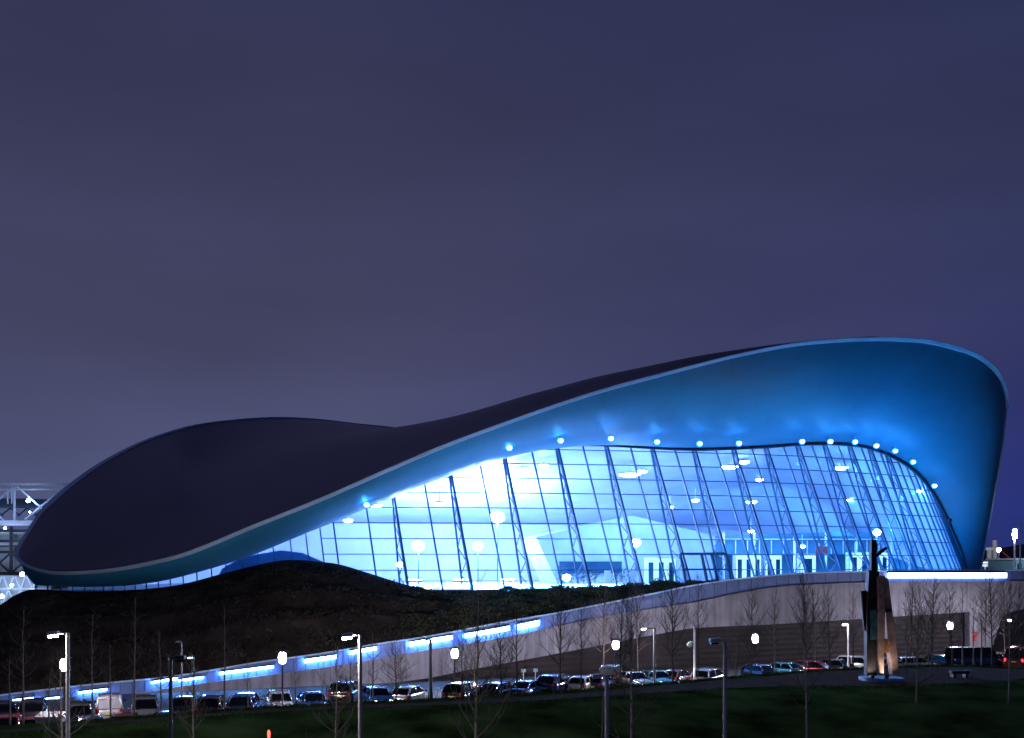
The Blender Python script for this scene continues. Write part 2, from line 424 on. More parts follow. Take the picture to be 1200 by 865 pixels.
def conc_panel_mat():
    m = M['concrete']; nt = m.node_tree; b = nt.nodes['Principled BSDF']
    tcn = [n for n in nt.nodes if n.type == 'TEX_COORD'][0]
    br = nt.nodes.new('ShaderNodeTexBrick'); br.offset = 0; br.inputs['Scale'].default_value = 1
    br.inputs['Brick Width'].default_value = 3.2; br.inputs['Row Height'].default_value = 40; br.inputs['Mortar Size'].default_value = .025
    br.inputs['Color1'].default_value = (1, 1, 1, 1); br.inputs['Color2'].default_value = (.9, .9, .9, 1); br.inputs['Mortar'].default_value = (.55, .55, .55, 1)
    nt.links.new(tcn.outputs['Object'], br.inputs['Vector'])
    src = b.inputs['Base Color'].links[0].from_socket
    mm = nt.nodes.new('ShaderNodeMix'); mm.data_type = 'RGBA'; mm.blend_type = 'MULTIPLY'; mm.inputs['Factor'].default_value = 1
    nt.links.new(src, mm.inputs['A']); nt.links.new(br.outputs['Color'], mm.inputs['B']); nt.links.new(mm.outputs['Result'], b.inputs['Base Color'])
    # streaks of rain dirt
    mp = nt.nodes.new('ShaderNodeMapping'); mp.inputs['Scale'].default_value = (1.6, 1.6, .12); nt.links.new(tcn.outputs['Object'], mp.inputs[0])
    n2 = nt.nodes.new('ShaderNodeTexNoise'); n2.inputs['Scale'].default_value = 1.2; n2.inputs['Detail'].default_value = 6; nt.links.new(mp.outputs[0], n2.inputs['Vector'])
    r2 = nt.nodes.new('ShaderNodeValToRGB'); r2.color_ramp.elements[0].color = (.62, .6, .6, 1); r2.color_ramp.elements[0].position = .35; r2.color_ramp.elements[1].position = .6
    nt.links.new(n2.outputs['Fac'], r2.inputs['Fac'])
    m3 = nt.nodes.new('ShaderNodeMix'); m3.data_type = 'RGBA'; m3.blend_type = 'MULTIPLY'; m3.inputs['Factor'].default_value = .8
    nt.links.new(mm.outputs['Result'], m3.inputs['A']); nt.links.new(r2.outputs['Color'], m3.inputs['B']); nt.links.new(m3.outputs['Result'], b.inputs['Base Color'])
conc_panel_mat()
m.build('concrete_face', M['concrete'], wall, world=True)
m = MB(); sheet(m, us, lambda u, d: zz(tab(WT, u), d), lambda u, d: zz(tab(WB, u), d)-.25, .45, .5)
m.build('parapet', M['band'], wall, world=True)
m = MB()
m.tube([PG(u, wd(u)+.55, zz(tab(WT, u), wd(u)+.45)+.03) for u in us], .11, 6)
m.build('handrail', M['rim'], wall, world=True)
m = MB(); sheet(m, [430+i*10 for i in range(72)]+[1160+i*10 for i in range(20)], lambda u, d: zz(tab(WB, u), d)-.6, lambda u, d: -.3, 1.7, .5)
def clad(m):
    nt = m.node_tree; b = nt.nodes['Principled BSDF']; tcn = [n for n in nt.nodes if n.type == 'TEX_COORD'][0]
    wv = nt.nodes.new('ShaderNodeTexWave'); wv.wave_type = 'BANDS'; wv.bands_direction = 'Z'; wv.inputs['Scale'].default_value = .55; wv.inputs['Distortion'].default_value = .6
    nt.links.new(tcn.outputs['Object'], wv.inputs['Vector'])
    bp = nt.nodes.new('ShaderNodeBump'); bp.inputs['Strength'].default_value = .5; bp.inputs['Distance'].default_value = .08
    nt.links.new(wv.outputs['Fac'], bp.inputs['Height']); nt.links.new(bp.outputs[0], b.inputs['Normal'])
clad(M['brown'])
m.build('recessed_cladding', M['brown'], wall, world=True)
STR = [(0, 8, 826, .22), (15, 38, 821, .28), (48, 68.5, 820, .26), (92, 124.5, 811.3, .3), (177, 207, 799, .34), (209, 238, 797, .3), (257, 320, 787, .42), (357, 394, 774.5, .6), (410, 441, 764.5, .6), (480, 530, 753.5, .75), (545, 597, 743.5, .8), (607, 632, 735.8, 1.0)]
for (a, b, v, h) in STR:
    n = 8; f = MB(); c = MB()
    ub = [lerp(a, b, k/n) for k in range(n+1)]
    vm = lambda u: v+(tab(WB, u)-tab(WB, (a+b)/2))
    sheet(f, ub, lambda u, d: zz(vm(u), d)+h/2, lambda u, d: zz(vm(u), d)+h*.02, .08, .14)
    o = f.build('strip_light', M['e_strip'], wall, world=True)
    sheet(c, [a-.6]+ub+[b+.6], lambda u, d: zz(vm(u), d)+h/2+.14, lambda u, d: zz(vm(u), d)+h/2+.02, -.02, .465)
    c.build('housing', M['darkpost'], o, world=True)
f = MB(); c = MB(); ub = [1041+i*14 for i in range(11)]; ub[-1] = 1180
sheet(f, ub, lambda u, d: zz(671.5, d), lambda u, d: zz(677.3, d), .08, .14)
o = f.build('strip_light', M['e_strip2'], wall, world=True)
sheet(c, ub, lambda u, d: zz(671.5, d)+.14, lambda u, d: zz(671.5, d)+.02, -.02, .465)
c.build('housing', M['darkpost'], o, world=True)
# vertical seams in the parapet
m = MB()
for i in range(95):
    u = -120+i*14.5; d = wd(u)+.43
    m.bar(PG(u, d, zz(tab(WB, u), d)), PG(u, d, zz(tab(WT, u), d)-.05), .06, .06)
m.build('parapet_seams', M['steel'], wall, world=True)

# two banners on the pier
for (u, mm_, lab) in ((1142, 'postred', 'small red banner on the pale wall beside the grey banner'), (1152, 'postgrey', 'small dark grey banner on the pale wall beside the red banner')):
    d = wd(u)-.12; t = thing('wall_banner', lab, 'banner', PG(u, d, zz(751, d)), 0)
    MB().box((0, 0, .5), (.52, .05, 1.0)).build('banner_cloth', M[mm_], t)
    MB().bar((-.3, 0, 1.03), (.3, 0, 1.03), .06).build('banner_rail', M['black'], t)
    MB().box((0, -.032, .62), (.3, .01, .34)).build('printed_panel', M['signpale' if mm_ == 'postgrey' else 'farwall'], t) if False else None

# ------------------------------------------------------------------ hall geometry tables
GT = [(40, 686), (60, 686.5), (85, 684), (125, 682.5), (160, 679), (200, 671), (230, 665), (262, 655.5), (282, 649), (300, 641), (339, 624), (373.5, 608.5), (389, 601), (428, 587), (460, 571.6), (496, 559), (527, 546), (561, 537), (591, 531), (622, 524.5), (653, 521.2), (682, 520.3), (711, 521), (765, 524), (814, 526), (860, 524.7), (898, 523), (942, 519.8), (975, 519.5), (1003, 521.6), (1033, 530), (1061, 545), (1078, 560.5), (1091.5, 578.5), (1105, 603.5), (1119, 637), (1128, 662), (1131, 687)]
GD = [(40, 108), (85, 107.5), (160, 107.8), (230, 108.5), (300, 109.3), (389, 111), (460, 112.3), (527, 113.7), (591, 115), (653, 116.3), (711, 117.3), (765, 118.3), (814, 119.4), (860, 120.6), (898, 122), (942, 124), (975, 126), (1003, 128), (1033, 130), (1061, 131.5), (1091, 133), (1119, 134), (1131, 134.5)]
BD = [(40, 105), (60, 105), (160, 104.8), (300, 105.3), (460, 107), (600, 109), (700, 110.5), (800, 112.5), (900, 115.5), (1000, 120), (1060, 124.5), (1100, 129), (1135, 134.3)]
ZF = 8.0
def gtop(u): return P(u, tab(GT, u), tab(GD, u))
def gbot(u):
    vt = tab(GT, u)
    vb = 690.5; ub = u
    for _ in range(6):
        ub = 45+(u-45)*(vb+2080)/(vt+2080); ub = min(ub, 1134)
        d = tab(BD, ub); vb = V0-(ZF-HC)*F/d
    return PG(ub, d, ZF)
ARENA = thing('swimming_arena', 'huge blue-lit swimming hall with a wave shaped roof and tall glass front', 'building', PG(600, 140, 0))

# --- roof shell
LN = lambda a, b, t: a.lerp(b, t)
N_ = [P(21, 652, 108), P(28, 661, 105.5), P(48, 668.5, 103.2), P(75, 671, 102), P(125, 668, 101), P(175, 659.5, 100), P(225, 646, 99.5), P(300, 615, 99), P(375, 585, 98.8), P(450, 552, 99), P(525, 520.3, 99.3), P(600, 492.6, 99.8), P(650, 475, 100.3), P(700, 458.8, 101), P(750, 444.8, 101.7), P(817, 427.5, 103), P(869, 414.8, 104.4), P(939, 402, 107), P(1008, 397, 110), P(1060, 397.3, 113), P(1095, 401, 116), P(1130, 410.5, 119.5), P(1152, 421.5, 122.5), P(1168, 437, 125.5), P(1177, 458, 128.3), P(1179, 478, 130.5)]
F_ = [P(21, 652, 108), P(23.5, 641, 110), P(38, 617, 114), P(60, 588, 119), P(105, 552, 127.5), P(150, 526, 136), P(190, 509.5, 143), P(240, 496.5, 152), P(310, 490, 162), P(365, 491.5, 169), P(415, 497, 176), P(470, 503, 181), Vector((-10, 184, 33)), Vector((0, 186, 31)), Vector((10, 187.5, 27.5)), Vector((20, 188, 24)), Vector((30, 188, 21)), Vector((40, 187, 18.5)), Vector((50, 184, 16.5)), Vector((55, 180, 15.5)), Vector((59.5, 175, 15.2)), Vector((62.5, 168, 15.8)), Vector((64.5, 161, 17.5)), Vector((65, 153, 20.5)), Vector((64, 143, 25)), Vector((62.3, 134, 29.2))]
Rm = {7: P(245, 571, 117), 8: P(330, 545, 118), 9: P(430, 515, 118), 10: P(522, 490.5, 116.5), 11: P(598, 470, 115.5), 12: P(645, 459.2, 115), 13: P(697, 448, 114.5), 14: P(745, 440.5, 114), 15: P(805, 431, 113), 16: P(850, 426.5, 112.5), 17: P(905, 421.5, 112.8), 18: P(975, 416, 116), 19: P(1030, 419.5, 119)}
Vm = {7: P(230, 542, 133), 8: P(300, 522, 138), 9: P(397, 506, 143), 10: P(478, 503.5, 147), 11: Vector((-6, 149, 26.8)), 12: Vector((0, 150, 26)), 13: Vector((7, 151, 25.6)), 14: Vector((14, 152, 25.3)), 15: Vector((22, 152, 25)), 16: Vector((29, 152, 25)), 17: Vector((37, 151.5, 25)), 18: Vector((46, 151, 25)), 19: Vector((52, 150, 25))}
Rv, Vv = [], []
for i in range(len(N_)):
    a, b = N_[i], F_[i]
    if i in Rm: Rv.append(Rm[i]); Vv.append(Vm[i])
    else:
        k = min(1, i/6)
        up = Vector((0, 0, 1.1*k if i < 7 else 0))
        Rv.append(LN(a, b, .33)+up); Vv.append(LN(a, b, .68)+up*.6)
NS = 6
Ns, Rs, Vs, Fs = (smooth(c, NS) for c in (N_, Rv, Vv, F_))
top = MB(); rows = []; uvs = []
for i in range(len(Ns)):
    line = [Ns[i], Rs[i], Vs[i], Fs[i]]
    r = smooth(line, 8)
    # the skin sits a little inside and below the rim
    cen = (Ns[i]+Fs[i])*.5
    for q in (0, -1):
        e = cen-r[q]
        if e.length > 1.5: r[q] = r[q]+e.normalized()*.35+Vector((0, 0, .05))
    rows.append(r); uvs += [(i/(len(Ns)-1), j/24) for j in range(25)]
top.grid(rows)
roof = top.build('roof', M['roof'], ARENA, smooth_=True, world=True, uv=uvs)
sd = roof.modifiers.new('sub', 'SUBSURF'); sd.levels = 1; sd.render_levels = 1
loop = Ns+Fs[::-1][1:-1]
rim = MB(); rads = []
for p in loop: rads.append(.36)
cenx = sum((p for p in loop), Vector())/len(loop)
prof = [(-.5, .11), (.27, .11), (.33, .04), (-.02, -.24), (-.3, -.25)]
vs, fs = [], []
for i, p in enumerate(loop):
    tg = (loop[(i+1) % len(loop)]-loop[i-1]); tg.z = 0; tg.normalize()
    ou = Vector((tg.y, -tg.x, 0))
    for a, b in prof: vs.append(p+ou*a+Vector((0, 0, b)))
n_ = len(prof)
for i in range(len(loop)):
    j = (i+1) % len(loop)
    for k in range(n_):
        l = (k+1) % n_; fs.append((i*n_+k, i*n_+l, j*n_+l, j*n_+k))
rim.add(vs, fs)
rim.build('roof_rim', M['rim'], roof, world=True)

# --- soffit: from the rim down to the head of the glass and round to the ground at the right
Oc = [P(21, 652, 108), P(37, 665, 104.5), P(75, 671, 102), P(125, 668, 101), P(175, 659.5, 100), P(225, 646, 99.5), P(300, 615, 99), P(375, 585, 98.8), P(450, 552, 99), P(525, 520.3, 99.3), P(600, 492.6, 99.8), P(650, 475, 100.3), P(750, 444.8, 101.7), P(817, 427.5, 103), P(869, 414.8, 104.4), P(939, 402, 107), P(1008, 397, 110), P(1060, 397.3, 113), P(1095, 401, 116), P(1130, 410.5, 119.5), P(1168, 437, 125.5), P(1177, 458, 128.3), P(1179, 478, 130.5), P(1173, 529, 133), P(1161, 602, 135.5), P(1149, 664, 137), P(1143, 694, 138)]
Iu = [42, 60, 85, 125, 165, 210, 282, 350, 428, 496, 575, 640, 720, 790, 850, 898, 950, 990, 1025, 1055, 1078, 1091.5, 1102, 1110, 1119, 1128, 1131]
Ic = [gtop(u) for u in Iu]
mid = []
for i, (a, b) in enumerate(zip(Oc, Ic)):
    c = a.lerp(b, .5)
    sag = min(1, (a-b).length/14)
    if i <= 19: c += Vector((0, 0, -1.9*sag))
    else: c += Vector((1.0, -1.6, -.3))*sag
    mid.append(c)
So, Sm, Si = smooth(Oc, 6), smooth(mid, 6), smooth(Ic, 6)
sf = MB(); rows = []
for a, c, b in zip(So, Sm, Si):
    ctrl = c*2-(a+b)*.5
    r_ = [a*(1-t)**2+ctrl*2*t*(1-t)+b*t*t for t in [k/10 for k in range(11)]]
    if len(rows) < 6*19: r_[0] = r_[0]+Vector((0, .25, .12))
    rows.append(r_)
sf.grid(rows); rows_sof = rows; suv = [(i/(len(rows)-1), j/10) for i in range(len(rows)) for j in range(11)]
def joints(m, nu, nv, dark):
    nt = m.node_tree; b = nt.nodes['Principled BSDF']; uv = nt.nodes.new('ShaderNodeUVMap')
    br = nt.nodes.new('ShaderNodeTexBrick'); br.offset = .5; br.inputs['Scale'].default_value = 1
    mp = nt.nodes.new('ShaderNodeMapping'); mp.inputs['Scale'].default_value = (nu, nv, 1); nt.links.new(uv.outputs[0], mp.inputs[0]); nt.links.new(mp.outputs[0], br.inputs['Vector'])
    br.inputs['Brick Width'].default_value = 1; br.inputs['Row Height'].default_value = 1; br.inputs['Mortar Size'].default_value = .018
    br.inputs['Color1'].default_value = (1, 1, 1, 1); br.inputs['Color2'].default_value = (.95, .95, .95, 1); br.inputs['Mortar'].default_value = (dark, dark, dark, 1)
    src = b.inputs['Base Color'].links[0].from_socket
    mm = nt.nodes.new('ShaderNodeMix'); mm.data_type = 'RGBA'; mm.blend_type = 'MULTIPLY'; mm.inputs['Factor'].default_value = 1
    nt.links.new(src, mm.inputs['A']); nt.links.new(br.outputs['Color'], mm.inputs['B']); nt.links.new(mm.outputs['Result'], b.inputs['Base Color'])
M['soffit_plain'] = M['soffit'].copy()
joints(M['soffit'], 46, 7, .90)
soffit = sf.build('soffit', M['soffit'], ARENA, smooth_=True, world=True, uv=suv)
# pale edge down the right-hand end
m = MB(); m.tube(smooth(Oc[22:], 8), .2, 8); m.build('end_edge', M['rim'], soffit, smooth_=True, world=True)
# return wall closing the right-hand end behind the soffit
back_end = [p+Vector((-9, 16, 0)) for p in smooth(Oc[22:], 8)]
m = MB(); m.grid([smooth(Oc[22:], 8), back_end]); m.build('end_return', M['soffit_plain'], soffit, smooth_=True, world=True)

# --- ceiling, rear soffit, back wall, floor
def backpt(p, i, n):
    dep = 8+44*min(1, i/(n*.25))
    k = min(1, i/(n*.25))
    z = p.z+(17.2-p.z)*k if p.z > 17.2 or k < 1 else min(p.z+.0, 17.2)
    z = max(z, ZF+3.0) if p.z > ZF+3 else p.z
    x = p.x-13*k; y = p.y+dep
    if i > n*.7: 
        q = (i-n*.7)/(n*.3); y = lerp(y, 168, q); x = lerp(x, 52, q*.5); z = lerp(z, 15, min(1, q*2))
    return Vector((x, y, z))
nI = len(Si)
Bk = [backpt(p, i, nI) for i, p in enumerate(Si)]
ce = MB(); rows = []
for a, b in zip(Si, Bk):
    mc = a.lerp(b, .45)+Vector((0, 0, .9))
    ctrl = mc*2-(a+b)*.5
    rows.append([a*(1-t)**2+ctrl*2*t*(1-t)+b*t*t for t in [k/8 for k in range(9)]])
ce.grid(rows); ceil = ce.build('ceiling', M['ceiling'], ARENA, smooth_=True, world=True)
bw = MB(); bw.grid([Bk, [Vector((p.x, p.y, ZF-.2)) for p in Bk]])
bw.build('back_wall', M['hallwall'], ARENA, smooth_=True, world=True)
rs = MB(); ff = smooth(F_, NS); rs.grid([[ff[int(k*(len(ff)-1)/60)] for k in range(61)], [Bk[int(k*(nI-1)/60)]+Vector((0, .3, 0)) for k in range(61)], [Vector((Bk[int(k*(nI-1)/60)].x, Bk[int(k*(nI-1)/60)].y+.3, 0)) for k in range(61)]])
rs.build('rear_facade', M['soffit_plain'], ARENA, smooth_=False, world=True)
MULL = [42, 56, 71, 85, 99, 110, 121, 132, 146, 158, 171, 185, 199, 214, 230, 247, 264, 283, 301, 319, 339, 357, 373.5, 389, 428, 460, 496, 527, 561, 591, 622, 653, 682, 711, 738, 765, 790, 814, 838, 860, 880, 898, 917, 935, 950, 967, 981, 996, 1008, 1020, 1030.5, 1041, 1051, 1061, 1070, 1078, 1085, 1091.5, 1098, 1105, 1112, 1119, 1126]
TRUSS = {460, 527, 591, 653, 711, 765, 814, 860, 898, 935, 967, 996, 1020, 1041}
GB = {u: gbot(u) for u in MULL}; TP = {u: gtop(u) for u in MULL}
fl = MB(); n = len(MULL)
fpts = [GB[u] for u in MULL]+[PG(1134, 134.4, ZF)]
bpts = [Vector((p.x, p.y, ZF)) for p in (Bk[int(k*(nI-1)/(len(fpts)-1))] for k in range(len(fpts)))]
fl.grid([fpts, bpts]); fl.build('hall_floor', M['poolfloor'], ARENA, world=True)
pl = MB(); pl.grid([[p+Vector((0, .02, 0)) for p in fpts], [Vector((p.x, p.y+.02, -.2)) for p in fpts]]); pl.build('base_wall', M['concrete'], ARENA, world=True)

# --- glazing
gm = MB()
for a, b in zip(MULL[:-1], MULL[1:]):
    gm.add([GB[a], GB[b], TP[b], TP[a]], [(0, 1, 2, 3)])
last = MULL[-1]; gm.add([GB[last], PG(1134, 134.4, ZF), gtop(1131), TP[last]], [(0, 1, 2, 3)])
gw = gm.build('glass_front', M['glass'], ARENA, world=True)
IN = Vector((-.36, .93, 0))
for u in MULL:
    b, t = GB[u], TP[u]; big = u in TRUSS
    o = MB().bar(b-IN*.06, t-IN*.06, .23 if big else (.14 if u >= 389 else .11), .2, up=IN).build('mullion', M['steel'], gw, world=True)
    if big:                              # lattice mast behind the glass
        L = (t-b); h = L.length; tm = MB(); foot = b+IN*2.6+Vector((-.2, 0, 0))
        tm.bar(foot, t+IN*.5, .17)
        tm.bar(b+IN*.35, t+IN*.25, .12)
        nseg = max(5, int(h/1.5)); prev = b+IN*.35
        for k in range(1, nseg+1):
            s = k/nseg
            q = (foot.lerp(t+IN*.5, s) if k % 2 else (b+IN*.35).lerp(t+IN*.25, s))
            tm.bar(prev, q, .08); prev = q
        tm.build('lattice_mast', M['steel'], gw, world=True)
def on_mull(u, z):
    b, t = GB[u], TP[u]
    return b.lerp(t, (z-ZF)/(t.z-ZF)) if t.z > z else None
for k in range(10):
    z = 10.05+1.7*k; run = []; tmb = MB()
    for u in MULL:
        if u < 373: continue
        p = on_mull(u, z)
        if p is not None: run.append(p-IN*.05)
        else:
            if len(run) > 1:
                for a, b in zip(run[:-1], run[1:]): tmb.bar(a, b, .10)
            run = []
    if len(run) > 1:
        for a, b in zip(run[:-1], run[1:]): tmb.bar(a, b, .10)
    if tmb.v: tmb.build('transom', M['steel'], gw, world=True)
m = MB(); m.tube([gtop(u)-IN*.42-Vector((0, 0, .12)) for u in [382+i*10 for i in range(71)]+[1090, 1097, 1104, 1111, 1118, 1124, 1128, 1131]], [(.13 if i < 26 else .21) for i in range(79)], 6)
M['headsteel'] = mat('dark_head_rail', (.008, .035, .08), .5, 0, .15, 1)
m.build('head_rail', M['headsteel'], gw, smooth_=True, world=True)
# fine blue floor light along the foot of the glass, inside
m = MB()
pts = [GB[u]+IN*.9+Vector((0, 0, .32)) for u in MULL if 496 <= u <= 935]
for a, b in zip(pts[:-1], pts[1:]): m.bar(a, b, .25, .42)
m.build('floor_light', M['e_floor'], ARENA, world=True)

# --- uplights along the foot of the glass, washing the soffit
for u in [560, 610, 660, 705, 750, 795, 840, 880, 920, 955, 985, 1012, 1038, 1060]:
    p = gbot(u)-IN*1.3; p.z = ZF-.02
    o = MB().lathe(p, [(.42, 0), (.45, .42), (.39, .42), (.37, .2)], 14).build('uplight', M['darkpost'], ARENA, smooth_=True, world=True)
    MB().lathe(p, [(.36, .21), (.3, .23), (0, .24)], 12).build('lens', M['e_flood'], o, world=True)

# --- eave lamps along the head of the glass
EL = [(430, 591, 0), (531, 541, 0), (597, 524.5, 1), (657, 516, 1), (716, 513.5, 1), (770, 517.5, 1), (820, 519.5, 1), (866, 519, 1), (940, 517, 1), (973, 517, 1), (1002, 517.5, 1), (1027, 522, 1), (1049, 528, 1), (1070, 541, 1), (1095, 569, 1)]
for (u, v, k) in EL:
    # hang it just clear of the soffit, near the head of the glass
    near = [P_.y for r_ in rows_sof for k_, P_ in enumerate(r_) if k_ >= 4 and (P_.x/P_.y*F+600-u)**2+(V0-(P_.z-HC)/P_.y*F-v)**2 < 200]
    best = min(((P_, k_) for r_ in rows_sof for k_, P_ in enumerate(r_) if k_ >= 5), key=lambda q: ((q[0].x/q[0].y*F+600-u)**2+(V0-(q[0].z-HC)/q[0].y*F-v)**2))[0]
    p = P(u, v, min(near+[best.y])-(.8 if u > 640 else 1.2))
    o = MB().lathe(p+Vector((0, -.12, 0)), [(.0, -.28), (.15, -.26), (.25, -.14), (.27, .0), (.2, .1), (0, .14)], 12).build('eave_lamp', M['e_eave'], soffit, smooth_=True, world=True)
    MB().prism([p+Vector((.40*math.cos(a_*.524), .06, .40*math.sin(a_*.524)-.05)) for a_ in range(12)], (0, .06, 0)).build('light_shield', M['steel'], o, world=True)  # plate added behind the lens to keep lamp light off the soffit
    MB().bar(p+Vector((0, .25, .05)), p+Vector((.1, 1.1, .5)), .12).build('lamp_bracket', M['steel'], o, world=True)
MB().ball(P(1113, 609.5, 132), .3, (1, 1, .8)).build('camera_dome', M['black'], soffit, smooth_=True, world=True)

# --- hall lamps
HL = [(612, 549, 126, 1.2, 0), (637, 545, 126, .7, 0), (738, 556, 128, 1.6, 0), (752, 552, 131, .8, 0), (856, 547, 130, 1.3, 0), (872, 541, 131, .8, 0), (890, 562, 138, .6, 0), (985, 548, 136, 1.2, 0), (999, 585, 150, 1.1, 0), (880, 588, 146, 1.0, 0), (815, 586, 142, .6, 0), (785, 594, 144, .6, 0), (940, 640, 140, .5, 0), (880, 622, 140, .5, 0), (1078, 575, 134.6, .45, 0), (440, 592, 116, .9, 0), (515, 590, 122, .9, 0), (408, 610, 116, .6, 0)]
for (u, v, d, s, k) in HL:
    p = P(u, v, d)
    o = MB().lathe(p, [(0, -.26), (.55*s, -.23), (.8*s, -.08), (.82*s, .04), (.5*s, .1), (0, .12)], 14).build('ceiling_lamp', M['e_hallblue' if u > 930 else 'e_hall'], ARENA, smooth_=True, world=True)
    MB().lathe(p, [(.86*s, .0), (.9*s, .1), (.55*s, .24), (0, .3)], 14).build('shade', M['white'], o, smooth_=True, world=True)
    MB().tube([p+Vector((0, 0, .15)), p+Vector((0, 0, 1.6))], .05, 5).build('lamp_rod', M['white'], o, world=True)
for (u, v, d, r) in [(745, 636, 126, .62), (583, 606, 140, .95), (490, 640, 132, .8), (1028, 624, 128, .5), (468, 662, 125, .4), (664, 677, 116, .45), (560, 640, 145, .7)]:
    o = MB().ball(P(u, v, d), r, (1, .6, .8)).build('flood_lamp', M['e_hallwarm' if u in (583, 490, 560) else ('e_hallblue' if u > 930 else 'e_hallmid')], ARENA, smooth_=True, world=True)
    q = P(u, v, d); MB().tube([q+Vector((0, .55*r, 0)), Vector((q.x, q.y+.6*r, ZF))], .09, 6).build('lamp_stand', M['steel'], o, world=True)

# unseen lamps added on the floor to brighten the far wall and ceiling
for k in range(11):
    q = P(430+k*55, 680, 150+min(k, 6)*1.5); q.z = ZF
    o = MB().box(q+Vector((0, 0, .15)), (2.4, .5, .3)).build('fill_lamp', M['darkpost'], ARENA, world=True)
    MB().box(q+Vector((0, .05, .33)), (2.2, .35, .05)).build('lens', M['e_fill' if k < 8 else 'e_fillblue'], o, world=True)
m = MB(); m.prism([P(250, 690, 112.5), P(262, 666, 112.5), P(280, 656, 112.5), P(300, 650, 112.5), P(330, 645, 112.5), P(355, 648, 112.5), P(385, 661, 112.5), P(410, 690, 112.5)], (-.5, 1.2, 0)); m.build('inner_ramp', M['rampblue'], ARENA, world=True)

# --- things inside the hall that belong to the building
m = MB(); m.prism([P(628, 629, 138), P(740, 604, 138), P(838, 628, 138), P(838, 686, 138), P(654, 686, 138)], (-2, 9, 0)); st = m.build('raking_stand', M['stand'], ARENA, world=True)
m = MB(); m.box(P(692, 665, 137.8), (8.4, .2, 1.6)); m.build('stand_window', M['glassdoor'], st, world=True)
m = MB(); m.prism([P(800, 630, 150), P(870, 627, 150), P(1000, 623, 151), P(1120, 630, 151), P(1120, 650, 151), P(800, 650, 150)], (0, 6, 0)); gal = m.build('gallery', M['gallery'], ARENA, world=True)
m = MB()
for i in range(22):
    u = 806+i*14; m.bar(P(u, 633, 149.8), P(u, 649, 149.8), .12)
m.bar(P(800, 632, 149.7), P(1118, 632, 149.7), .14); m.build('gallery_rail', M['white'], gal, world=True)
m = MB(); m.box(P(955, 670, 152.5)+Vector((0, 1.2, 0)), (45, .5, 5)); m.build('lower_wall', M['gallery'], ARENA, world=True)
def lobby(u0, u1, v0, d, doors):
    a = P(u0, v0, d); b = PG(u1, d, ZF); w_, h_ = b.x-a.x, a.z-ZF
    o = MB().box(((a.x+b.x)/2, d+1.0, ZF+h_/2), (w_, 1.6, h_)).build('lit_lobby', M['hallwall'], ARENA, world=True)
    MB().box(((a.x+b.x)/2, d+.18, ZF+h_/2), (w_-.2, .04, h_-.2)).build('light_panel', M['e_door'], o, world=True)
    for k in range(doors):
        x = a.x+w_*(k+.5)/doors
        MB().box((x, d+.1, ZF+h_*.42), (w_/doors*.48, .06, h_*.84)).build('door', M['glassdoor'], o, world=True)
lobby(757, 793, 654, 130, 3); lobby(862, 893, 650, 134, 3); lobby(897, 917, 650, 134, 2); lobby(996, 1019, 647, 136, 2); lobby(1022, 1042, 647, 136, 2); lobby(938, 957, 649, 136, 1)
# portal in front of the glass
m = MB()
a0, a1 = P(797, 649, 111.4), P(850, 648.5, 112.6)
m.bar(a0, a1, .22); 
for u, k in ((822, 9), (834, 10)): m.bar(P(u, 649, 112), PG(u+k, 111.2, 7.7), .24)
m.bar(P(797, 649, 111.4), PG(806, 110.6, 7.7), .2); m.bar(P(850, 648.5, 112.6), PG(860, 112, 7.7), .2)
m.bar(P(800, 667, 111), P(855, 667, 112.3), .12)
m.build('entrance_portal', M['steel'], ARENA, world=True)
# slim columns, stairs and planters
for u in (812, 848, 884, 931, 968, 1004, 1045, 1066, 1088):
    q = P(u, 632, 143); MB().tube([(q.x, q.y, ZF), (q.x, q.y, q.z+1)], .17, 8).build('column', M['white'], ARENA, world=True)
for (u, d, h) in ((657, 121, 2.3), (666, 122, 1.7), (676, 121.5, 2.6), (684, 123, 1.9), (697, 122, 2.2), (722, 121, 1.6), (729, 123, 2.1)):
    q = PG(u, d, ZF); b = MB(); rnd = random.Random(u)
    for _ in range(70):
        v = Vector((rnd.gauss(0, .32), rnd.gauss(0, .32), h*.35+abs(rnd.gauss(.3, .28))*h*.75)); s_ = rnd.uniform(.09, .2)
        n1 = Vector((rnd.gauss(0, 1), rnd.gauss(0, 1), rnd.gauss(0, 1))).normalized(); a1 = n1.orthogonal().normalized(); c1 = n1.cross(a1)
        b.add([q+v-a1*s_, q+v-c1*s_*.5, q+v+a1*s_, q+v+c1*s_*.5], [(0, 1, 2, 3)])
    t9 = thing('potted_plant', 'x', 'plant', q)
    b.build('foliage', M['leafblue'], t9, world=True)
    MB().lathe((0, 0, 0), [(.22, 0), (.3, .5), (.26, .5), (0, .45)], 10).build('pot', M['white'], t9)
    MB().tube([(0, 0, .4), (0, 0, h*.7)], .04, 5).build('stem', M['barkdark'], t9)
    t9['label'] = {657: 'leftmost indoor plant behind the glass under the raking stand', 666: 'short indoor plant second from the left under the raking stand', 676: 'tallest indoor plant under the raking stand', 684: 'indoor plant right of the tallest one under the raking stand', 697: 'indoor plant under the middle of the dark stand window', 722: 'lowest indoor plant right of the white display board', 729: 'indoor plant left of the second display board'}[u]
    t9['group'] = 'potted plants inside the hall'
m = MB()
for k in range(9): m.box(P(884, 666, 139)+Vector((k*.55, 0, -k*.28+.9)), (.6, 2.2, .1))
m.bar(P(884, 660, 138), P(884, 660, 138)+Vector((4.6, 0, -2.3)), .1)
m.build('stair', M['white'], ARENA, world=True)
MB().box(P(963, 645, 135), (1.5, .15, 1.1)).build('notice_screen', M['postred'], ARENA, world=True)
